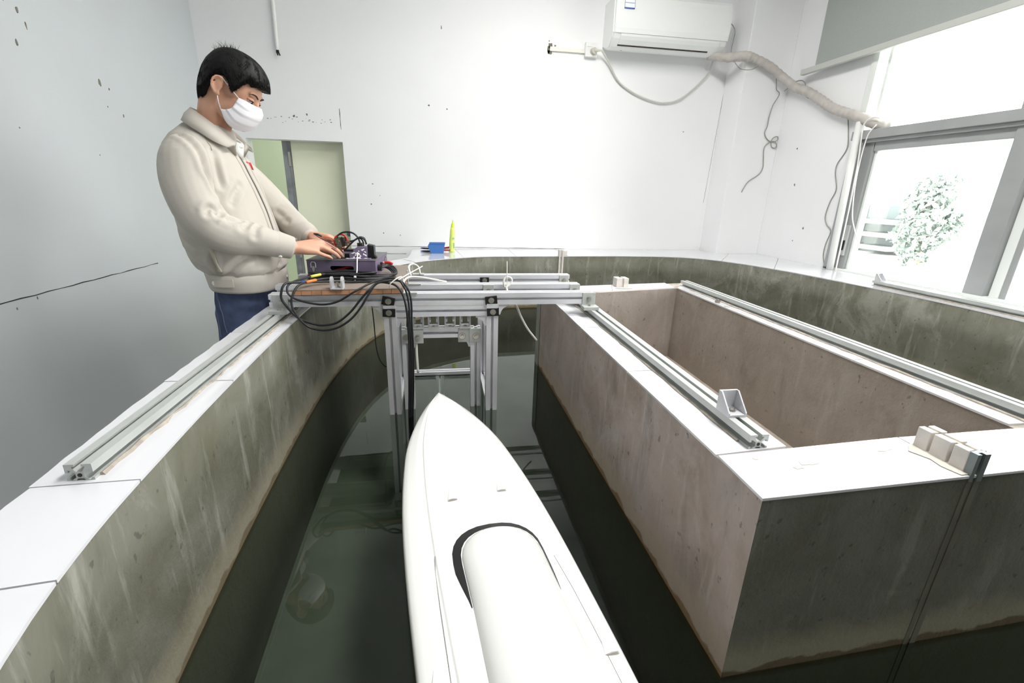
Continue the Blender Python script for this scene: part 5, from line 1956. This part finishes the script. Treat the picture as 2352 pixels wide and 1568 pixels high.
crown = Vector((-.07, 0, .10)).normalized()
for k in range(3400):
    az = rnd.uniform(-PI, PI)
    lo_ = hair_limit(az)
    el = lo_ + math.radians(3) + (PI / 2 - lo_) * rnd.random() ** 1.1 * .95
    d = Vector((math.cos(el) * math.cos(az), math.cos(el) * math.sin(az), math.sin(el)))
    t = d - crown
    t = t - d * t.dot(d)
    if t.length < .04:
        continue
    t.normalize()
    L_ = rnd.uniform(.018, .036)
    side = t.cross(d) * rnd.uniform(-.22, .22)
    pts = []
    for q in (0, .5, 1.0):
        e2 = (d + (t + side * q) * (q * L_ / .105)).normalized()
        a2 = math.atan2(e2.y, e2.x)
        if math.asin(max(-1, min(1, e2.z))) < hair_limit(a2) - math.radians(1.5):
            break
        pts.append(HM @ (e2 * hair_r(e2) * (.990 + .012 * q)))
    if len(pts) < 2:
        continue
    tube(bm, pts, [.0010, .0009, .0002][:len(pts)], 3)
for k in range(700):                                       # cut ends along the hairline
    az = rnd.uniform(-PI, PI)
    el = hair_limit(az) + math.radians(4)
    d = Vector((math.cos(el) * math.cos(az), math.cos(el) * math.sin(az), math.sin(el)))
    dn = Vector((-math.sin(el) * math.cos(az), -math.sin(el) * math.sin(az), math.cos(el))) * -1
    lock(d * hair_r(d) * (.975 if abs(az) < .75 else .93), dn, rnd.uniform(.006, .013), .0011, rnd.uniform(-.2, .2))
for k in range(70):                                        # tuft standing up at the crown
    p = Vector((rnd.uniform(-.085, -.01), rnd.uniform(-.035, .035), .09))
    d = p.normalized()
    lock(d * hair_r(d) * .98, Vector((rnd.uniform(-1.1, .4), rnd.uniform(-.5, .5), .8)), rnd.uniform(.012, .030), .0006, rnd.uniform(-.6, .6))
part('hair', bm, M_HAIR, person, True)

# face mask: pleated sheet from nose bridge to chin, ear loops
cols_ = {-1.0: [(.053, -.0655, -.019), (.050, -.0685, -.038), (.044, -.0700, -.060), (.028, -.0690, -.074), (.012, -.0680, -.080)],
         -.72: [(.074, -.0520, -.019), (.078, -.0580, -.045), (.071, -.0600, -.070), (.056, -.0590, -.098), (.034, -.0570, -.112)],
         -.40: [(.0925, -.0280, -.020), (.100, -.0360, -.044), (.096, -.0400, -.070), (.083, -.0380, -.100), (.056, -.0370, -.124)],
         0.0: [(.1050, 0, -.0200), (.1165, 0, -.042), (.1120, 0, -.068), (.100, 0, -.096), (.076, 0, -.119)]}
keys = [-1, -.72, -.40, 0, .40, .72, 1]
ctrl = []
for kx in keys:
    src = cols_[-abs(kx)] if kx != 0 else cols_[0.0]
    ctrl.append([Vector((x, (y if kx <= 0 else -y), z)) for x, y, z in src])
colsF = [catmull(c, 6) for c in ctrl]
NV = len(colsF[0])
rowsF = [catmull([c[j] for c in colsF], 6) for j in range(NV)]
bm = bmesh.new()
Vg = []
for j, row in enumerate(rowsF):
    v = j / (NV - 1)
    pl = .0036 * ((v * 4.2) % 1.0 - .5) if .18 < v < .85 else 0
    rr_ = []
    for i, p in enumerate(row):
        u = abs(-1 + 2 * i / (len(row) - 1))
        q = Vector((p.x, p.y, p.z))
        nrm = Vector((q.x - .02, q.y, 0)).normalized()
        q += nrm * (pl * (.35 + u) + .001)
        rr_.append(q)
    Vg.append(rr_)
F = [[bm.verts.new(HM @ q) for q in r_] for r_ in Vg]
Bk = [[bm.verts.new(HM @ (q - Vector((q.x - .02, q.y, 0)).normalized() * .0012)) for q in r_] for r_ in Vg]
nr, nc = len(F), len(F[0])
for j in range(nr - 1):
    for i in range(nc - 1):
        bm.faces.new((F[j][i], F[j][i + 1], F[j + 1][i + 1], F[j + 1][i]))
        bm.faces.new((Bk[j + 1][i], Bk[j + 1][i + 1], Bk[j][i + 1], Bk[j][i]))
for j in range(nr - 1):
    bm.faces.new((F[j][0], F[j + 1][0], Bk[j + 1][0], Bk[j][0]))
    bm.faces.new((F[j][-1], Bk[j][-1], Bk[j + 1][-1], F[j + 1][-1]))
for i in range(nc - 1):
    bm.faces.new((F[0][i], Bk[0][i], Bk[0][i + 1], F[0][i + 1]))
    bm.faces.new((F[-1][i], F[-1][i + 1], Bk[-1][i + 1], Bk[-1][i]))
mask = part('face_mask', bm, M_MASK, person, True)
for sy in (-1, 1):
    bm = bmesh.new()
    tube(bm, [hp_(.053, sy * .0672, -.020), hp_(.027, sy * .0745, -.004), hp_(.004, sy * .0775, .010), hp_(-.006, sy * .082, .018)], .0015, 6)
    part('ear_loop', bm, M_MASK, mask, True)
    bm = bmesh.new()
    tube(bm, [hp_(.014, sy * .0695, -.080), hp_(.003, sy * .0735, -.062), hp_(-.004, sy * .0765, -.044)], .0015, 6)
    part('ear_loop', bm, M_MASK, mask, True)

# jacket shell
def sring(z, cx, a, b, cy=1.95, n=32, p=2.35, tilt=0.0):
    out = []
    for k in range(n):
        t = 2 * PI * k / n
        c, s_ = math.cos(t), math.sin(t)
        x = a * abs(c) ** (2 / p) * (1 if c > 0 else -1)
        y = b * abs(s_) ** (2 / p) * (1 if s_ > 0 else -1)
        out.append(Vector((cx + x, cy + y, z + tilt * x)))
    return out


bm = bmesh.new()
SECS = [(.875, -.752, .112, .178), (.90, -.754, .118, .186), (.935, -.758, .122, .190), (.952, -.764, .142, .206), (.99, -.774, .150, .214), (1.06, -.788, .150, .215), (1.15, -.803, .146, .210), (1.25, -.818, .132, .203),
        (1.33, -.832, .118, .198), (1.375, -.838, .104, .182), (1.41, -.832, .090, .150), (1.438, -.822, .078, .105), (1.452, -.818, .070, .082)]
loft(bm, [sring(z, cx, a, b, tilt=-.05) for z, cx, a, b in SECS])
jm = remeshed(bm, .0050, 6)
jacket = mesh_obj('jacket', jm, M_JACKET, person)
# creases of the cloth: each a polyline sunk into the surface with a raised lip beside it
CREASES = [
    ('raglan', [(-0.842, 1.79, 1.393), (-0.793, 1.76, 1.345), (-0.745, 1.74, 1.301), (-0.711, 1.75, 1.26), (-0.712, 1.76, 1.235)]),
    ('chest', [(-0.745, 1.8, 1.36), (-0.728, 1.78, 1.321), (-0.709, 1.76, 1.278), (-0.704, 1.75, 1.257)]),
    ('elbow1', [(-0.68, 1.72, 1.194), (-0.682, 1.68, 1.179), (-0.696, 1.67, 1.175), (-0.71, 1.67, 1.168)]),
    ('elbow2', [(-0.691, 1.67, 1.183), (-0.72, 1.67, 1.189), (-0.736, 1.66, 1.175), (-0.742, 1.66, 1.161)]),
    ('elbow3', [(-0.66, 1.74, 1.159), (-0.662, 1.71, 1.162), (-0.679, 1.69, 1.157)]),
    ('fore1', [(-0.625, 1.77, 1.128), (-0.629, 1.74, 1.111), (-0.635, 1.73, 1.082)]),
    ('fore2', [(-0.649, 1.76, 1.14), (-0.651, 1.72, 1.123), (-0.659, 1.71, 1.113)]),
    ('under', [(-0.874, 1.73, 1.243), (-0.841, 1.7, 1.203), (-0.806, 1.67, 1.149), (-0.773, 1.66, 1.108), (-0.755, 1.68, 1.085), (-0.719, 1.7, 1.065)]),
    ('body1', [(-0.759, 1.77, 0.943), (-0.736, 1.77, 0.971), (-0.707, 1.78, 0.994), (-0.69, 1.79, 1.004)]),
    ('body2', [(-0.781, 1.77, 0.943), (-0.783, 1.77, 0.975), (-0.79, 1.77, 1.022)]),
    ('body3', [(-0.896, 1.8, 1.072), (-0.854, 1.78, 1.052), (-0.804, 1.77, 1.026)]),
    ('body4', [(-0.849, 1.79, 0.984), (-0.814, 1.77, 0.967), (-0.796, 1.77, 0.943)]),
    ('body5', [(-0.683, 1.85, 0.933), (-0.652, 1.88, 0.945), (-0.625, 1.92, 0.961)]),
    ('chest2', [(-0.691, 1.84, 1.253), (-0.699, 1.8, 1.219), (-0.694, 1.77, 1.194)]),
    ('lsl1', [(-0.686, 2.1, 1.16), (-0.668, 2.08, 1.152), (-0.656, 2.08, 1.144)]),
    ('lsl2', [(-0.629, 2.08, 1.113), (-0.609, 2.08, 1.1)]),
]
CW = {'raglan': (.009, .011), 'chest': (.007, .010), 'under': (.008, .016), 'elbow1': (.008, .010), 'elbow2': (.006, .010), 'body1': (.008, .012), 'body2': (.007, .010), 'chest2': (.006, .012)}
import numpy as np


def crease(obj, names):
    me_ = obj.data
    segs = []
    for nm, pts in CREASES:
        if nm not in names:
            continue
        amp, w = CW.get(nm, (.005, .010))
        amp *= 1.5
        Q = [obj.closest_point_on_mesh(Vector(q))[1] for q in catmull(pts, 3)]
        for k, (a, b) in enumerate(zip(Q, Q[1:])):
            t = (k + .5) / (len(Q) - 1)
            segs.append((a, b, amp * (.3 + .7 * math.sin(PI * t) ** .6), w, (a + b) / 2, (a - b).length / 2 + w * 4))
    VC = np.empty(len(me_.vertices) * 3, dtype=np.float32)
    me_.vertices.foreach_get('co', VC)
    VC = VC.reshape(-1, 3)
    VN = np.array([v.normal[:] for v in me_.vertices], dtype=np.float32)
    bestd = np.full(len(VC), 99.0)
    bestv = np.zeros(len(VC))
    for (a, b, amp, w, mid, rad) in segs:
        sel = np.where(np.linalg.norm(VC - np.array(mid), axis=1) < rad)[0]
        if not len(sel):
            continue
        P_, A_, AB = VC[sel], np.array(a), np.array(b - a)
        t = np.clip(((P_ - A_) @ AB) / max(1e-9, AB @ AB), 0, 1)
        d = np.linalg.norm(P_ - (A_ + t[:, None] * AB), axis=1) / w
        val = amp * (-np.exp(-d * d) + .5 * np.exp(-(d - 2) ** 2))
        up_ = d < bestd[sel]
        bestd[sel[up_]] = d[up_]
        bestv[sel[up_]] = val[up_]
    soft = np.array([.0050 * noise.noise(Vector((c[0] * 9 + c[2] * 6, c[1] * 7, c[2] * 6 - c[0] * 3))) * (1 if .95 < c[2] < 1.36 else .2) for c in VC])
    VC = VC + VN * (soft + bestv)[:, None]
    me_.vertices.foreach_set('co', VC.astype(np.float32).ravel())
    me_.update()
    for q in me_.polygons:
        q.use_smooth = True


crease(jacket, ('chest', 'body1', 'body2', 'body3', 'body4', 'body5', 'chest2'))
for pts, rad, nms in (([(-.834, 1.840, 1.356), (-.838, 1.785, 1.318), (-.822, 1.742, 1.230), (-.775, 1.722, 1.125), (-.715, 1.745, 1.082), (-.650, 1.783, 1.066), (-.585, 1.826, 1.040)], [.064, .077, .074, .070, .063, .055, .046], ('elbow1', 'elbow2', 'elbow3', 'fore1', 'fore2', 'raglan')),
                      ([(-.836, 2.065, 1.350), (-.835, 2.118, 1.312), (-.775, 2.175, 1.240), (-.695, 2.195, 1.150), (-.645, 2.150, 1.110), (-.595, 2.095, 1.085), (-.560, 2.068, 1.065)], [.062, .075, .072, .064, .056, .050, .045], ('lsl1', 'lsl2'))):
    bm = bmesh.new()
    limb(bm, pts, rad, seg=20)
    slv = mesh_obj('sleeve', remeshed(bm, .0050, 5), M_JACKET, jacket)
    crease(slv, nms)


def snap(x, y, z, d=Vector((0, -1, 0)), off=.002):
    """nearest point of the jacket surface, lifted slightly"""
    ok, co, no, idx = jacket.closest_point_on_mesh(Vector((x, y, z)))
    return co + no * off, no


def on_jacket(name, pts, w, m, thick=.0012, parent=None, label=None, n=8, off=.0012):
    """cloth strip laid on the jacket along pts"""
    P = catmull(pts, n)
    bm = bmesh.new()
    rows = []
    Q = [snap(*p, off=off) for p in P]
    for i, (q, no) in enumerate(Q):
        t = (Q[min(i + 1, len(Q) - 1)][0] - Q[max(i - 1, 0)][0]).normalized()
        s_ = t.cross(no).normalized()
        rows.append((bm.verts.new(q + s_ * w / 2 + no * thick), bm.verts.new(q - s_ * w / 2 + no * thick), bm.verts.new(q - s_ * w / 2 - no * .003), bm.verts.new(q + s_ * w / 2 - no * .003)))
    for a, b in zip(rows, rows[1:]):
        for k in range(4):
            bm.faces.new((a[k], a[(k + 1) % 4], b[(k + 1) % 4], b[k]))
    bm.faces.new(rows[0])
    bm.faces.new(list(reversed(rows[-1])))
    return part(name, bm, m, parent or jacket, True, label)


# hem band
bm = bmesh.new()
loft(bm, [sring(z, cx, a, b, tilt=-.05, n=48) for z, cx, a, b in ((.872, -.752, .121, .189), (.880, -.753, .124, .192), (.905, -.755, .126, .195), (.932, -.758, .127, .197), (.938, -.758, .122, .192))])
hem = part('waistband', bm, M_JACKET, jacket, True)
hem.matrix_parent_inverse = Matrix.Identity(4)
# the jacket object sits in the person's frame, so its children are in world numbers
for (pp, rr_) in (((-.800, 1.757, .912), .008), ((-.640, 1.985, .893), .008)):
    bm = bmesh.new()
    q = Vector(pp)
    dirn = Vector((q.x + .755, q.y - 1.95, 0)).normalized()
    for it in range(60):
        pass
    # project on to the band's section
    ang = math.atan2((q.y - 1.95) / .196, (q.x + .756) / .127)
    c_, s_ = math.cos(ang), math.sin(ang)
    q = Vector((-.756 + .127 * abs(c_) ** (2 / 2.35) * (1 if c_ > 0 else -1), 1.95 + .196 * abs(s_) ** (2 / 2.35) * (1 if s_ > 0 else -1), q.z))
    cyl(bm, q - dirn * .002, q + dirn * .004, rr_, 14)
    part('button', bm, M_WHITEPL, hem)
bm = bmesh.new()
tabp = []
for k in range(9):
    x = -.815 + k * .0095
    ang = -math.acos(max(-1, min(1, abs((x + .756) / .1285) ** (2.35 / 2)))) if x > -.756 else -PI + math.acos(max(-1, min(1, abs((x + .756) / .1285) ** (2.35 / 2))))
    tabp.append((x, 1.95 - .1985 * abs(math.sin(ang)) ** (2 / 2.35)))
rows = []
for x, y in tabp:
    rows.append((bm.verts.new((x, y - .0015, .926)), bm.verts.new((x, y - .0015, .898)), bm.verts.new((x, y + .004, .898)), bm.verts.new((x, y + .004, .926))))
for a, b in zip(rows, rows[1:]):
    for k in range(4):
        bm.faces.new((a[k], a[(k + 1) % 4], b[(k + 1) % 4], b[k]))
bm.faces.new(rows[0])
bm.faces.new(list(reversed(rows[-1])))
part('band_tab', bm, M_JACKET, hem)
# front placket, zip and open edge
zp = [(-.742, 1.945, 1.395), (-.705, 1.945, 1.33), (-.685, 1.945, 1.25), (-.660, 1.95, 1.16), (-.640, 1.95, 1.06), (-.622, 1.95, .985)]
on_jacket('zip_line', zp, .006, M_ZIP, off=.0010)
on_jacket('placket', [(x, y + .028, z) for x, y, z in zp], .044, M_JACKET, thick=.003, off=.001)
on_jacket('placket', [(x, y - .022, z) for x, y, z in zp], .026, M_JACKET, thick=.002, off=.0008)
# shoulder yoke and back seams, pocket welt
on_jacket('seam', [(-.795, 1.83, 1.425), (-.775, 1.815, 1.39), (-.76, 1.81, 1.36)], .0026, M_STITCH, thick=.0004)
on_jacket('pocket_welt', [(-.785, 1.74, 1.05), (-.778, 1.74, 1.0), (-.772, 1.74, .955)], .018, M_JACKET_IN, thick=.002)
# cuffs
for (W0, W1, r0, r1) in (((-.612, 1.808, 1.052), (-.553, 1.845, 1.030), .0470, .0420), ((-.572, 2.078, 1.074), (-.537, 2.050, 1.056), .046, .042)):
    a_, b_ = Vector(W0), Vector(W1)
    bm = bmesh.new()
    tube(bm, [a_, a_.lerp(b_, .3), a_.lerp(b_, .9), b_, b_ - (b_ - a_) * .05, a_.lerp(b_, .6)], [r0, r0 * 1.02, r1 * 1.02, r1, r1 * .86, r1 * .80], 28, cap=False)
    cf = part('cuff', bm, M_JACKET, jacket, True)
    bm = bmesh.new()
    d_ = (b_ - a_).normalized()
    o_ = Vector((-.25, -.72, -.62)).normalized()
    o_ = (o_ - d_ * o_.dot(d_)).normalized()
    cyl(bm, a_.lerp(b_, .45) + o_ * (r0 * .97), a_.lerp(b_, .45) + o_ * (r0 + .004), .007, 14)
    part('button', bm, M_WHITEPL, cf)

# collar: two wings standing round the neck
def collar_ring(off, h, n=40):
    return None


CT = [(-.712, 1.905, 1.398), (-.742, 1.872, 1.430), (-.785, 1.866, 1.466), (-.828, 1.885, 1.494), (-.856, 1.925, 1.506), (-.858, 1.965, 1.506), (-.835, 2.010, 1.496), (-.792, 2.032, 1.468), (-.745, 2.022, 1.430), (-.712, 1.990, 1.398)]
CB = [(-.722, 1.842, 1.376), (-.752, 1.812, 1.392), (-.795, 1.808, 1.420), (-.845, 1.835, 1.448), (-.882, 1.905, 1.462), (-.884, 1.985, 1.462), (-.852, 2.060, 1.448), (-.800, 2.088, 1.420), (-.755, 2.080, 1.392), (-.712, 2.050, 1.376)]
CI = [(-.722, 1.912, 1.380), (-.750, 1.882, 1.408), (-.788, 1.876, 1.442), (-.826, 1.895, 1.468), (-.848, 1.930, 1.480), (-.850, 1.962, 1.480), (-.830, 2.002, 1.468), (-.790, 2.022, 1.442), (-.750, 2.012, 1.408), (-.722, 1.982, 1.380)]
T_, B_, I_ = catmull(CT, 6), catmull(CB, 6), catmull(CI, 6)
bm = bmesh.new()
rows = []
for t, b, i_ in zip(T_, B_, I_):
    m_ = t.lerp(b, .45) + Vector((t.x + .80, t.y - 1.95, 0)).normalized() * .006
    th = Vector((0, 0, -.004))
    rows.append([bm.verts.new(q) for q in (i_ + Vector((0, 0, -.03)), i_, t, m_, b, b + Vector((0, 0, -.004)) - (b - i_).normalized() * .004, m_.lerp(i_, .25) + th)])
for a, b in zip(rows, rows[1:]):
    for k in range(7):
        bm.faces.new((a[k], a[(k + 1) % 7], b[(k + 1) % 7], b[k]))
bm.faces.new(rows[0])
bm.faces.new(list(reversed(rows[-1])))
part('collar', bm, M_JACKET, jacket, True)
# undershirt showing at the neck opening
bm = bmesh.new()
tube(bm, catmull([(-.752, 1.900, 1.408), (-.728, 1.93, 1.392), (-.722, 1.955, 1.388), (-.730, 1.985, 1.394), (-.752, 2.005, 1.408)], 5), .010, 10)
prism(bm, [(1.915, 1.395), (1.985, 1.395), (1.955, 1.330)], 'x', -.742, -.718)
part('undershirt', bm, M_SHIRT, person, True)
# red chest lettering
cu = bpy.data.curves.new('chest_lettering', 'FONT')
cu.body = 'TW'
cu.size = .040
cu.extrude = .0008
cu.offset = .0010
cu.align_x = 'CENTER'
co_, no_ = snap(-.70, 2.008, 1.312, off=.0018)
tmp = bpy.data.objects.new('tmp_text', cu)
COL.objects.link(tmp)
bpy.context.view_layer.update()
me = bpy.data.meshes.new_from_object(tmp.evaluated_get(bpy.context.evaluated_depsgraph_get()))
bpy.data.objects.remove(tmp)
upv = Vector((0, 0, 1))
upv = (upv - no_ * upv.dot(no_)).normalized()
xv = upv.cross(no_).normalized()
me.transform(Matrix(((xv.x, upv.x, no_.x, co_.x), (xv.y, upv.y, no_.y, co_.y), (xv.z, upv.z, no_.z, co_.z), (0, 0, 0, 1))))
o = bpy.data.objects.new('chest_lettering', me)
COL.objects.link(o)
me.materials.clear()
me.materials.append(mat('red_embroidery', (196, 40, 44), .6))
o.parent = jacket

# jeans and shoes
bm = bmesh.new()
loft(bm, [sring(z, cx, a, b, n=28, tilt=-.05) for z, cx, a, b in ((.955, -.757, .098, .165), (.90, -.760, .100, .170), (.84, -.770, .095, .174), (.78, -.778, .094, .175), (.72, -.782, .094, .174))])
for sy in (-1, 1):
    limb(bm, [(-.780, 1.95 + .088 * sy, .78), (-.785, 1.95 + .098 * sy, .62), (-.795, 1.95 + .105 * sy, .47), (-.815, 1.95 + .108 * sy, .28), (-.83, 1.95 + .108 * sy, .07)], [.082, .081, .074, .066, .062], seg=18)
jn = remeshed(bm, .008, 3)
for v in jn.vertices:
    c = v.co
    f = noise.noise(Vector((c.x * 10, c.y * 10, c.z * 16)))
    v.co = c + v.normal * (.005 * (1 - abs(f) * 2) - .002)
jeans = mesh_obj('jeans', jn, M_DENIM, person)
for pts in ([(-.865, 1.79, .90), (-.862, 1.785, .84), (-.850, 1.778, .78), (-.842, 1.775, .70)], [(-.835, 1.775, .90), (-.828, 1.768, .85), (-.812, 1.765, .80), (-.80, 1.765, .72)]):
    bm = bmesh.new()
    Q = []
    for p in catmull(pts, 5):
        ok, co, no, idx = jeans.closest_point_on_mesh(Vector(p))
        Q.append(co + no * .0005)
    tube(bm, Q, .0016, 5)
    part('denim_seam', bm, M_DENIM_S, jeans)
for sy in (-1, 1):
    bm = bmesh.new()
    yy = 1.95 + .11 * sy
    rings = []
    for (x, w, h) in ((-.885, .026, .055), (-.875, .036, .075), (-.83, .040, .085), (-.78, .041, .072), (-.72, .046, .052), (-.665, .042, .042), (-.63, .026, .030)):
        rings.append([Vector((x, yy + w * math.cos(2 * PI * k / 16), max(.014, .5 * h + .008 + .5 * h * math.sin(2 * PI * k / 16)))) for k in range(16)])
    loft(bm, rings)
    sh = part('shoe', bm, mat('dark_shoe', (40, 40, 44), .6) if 'dark_shoe' not in bpy.data.materials else bpy.data.materials['dark_shoe'], person, True)
    bm = bmesh.new()
    box(bm, (-.888, yy - .042, 0.0), (-.63, yy + .042, .018), bevel=.006)
    part('sole', bm, M_WHITEPL, sh)
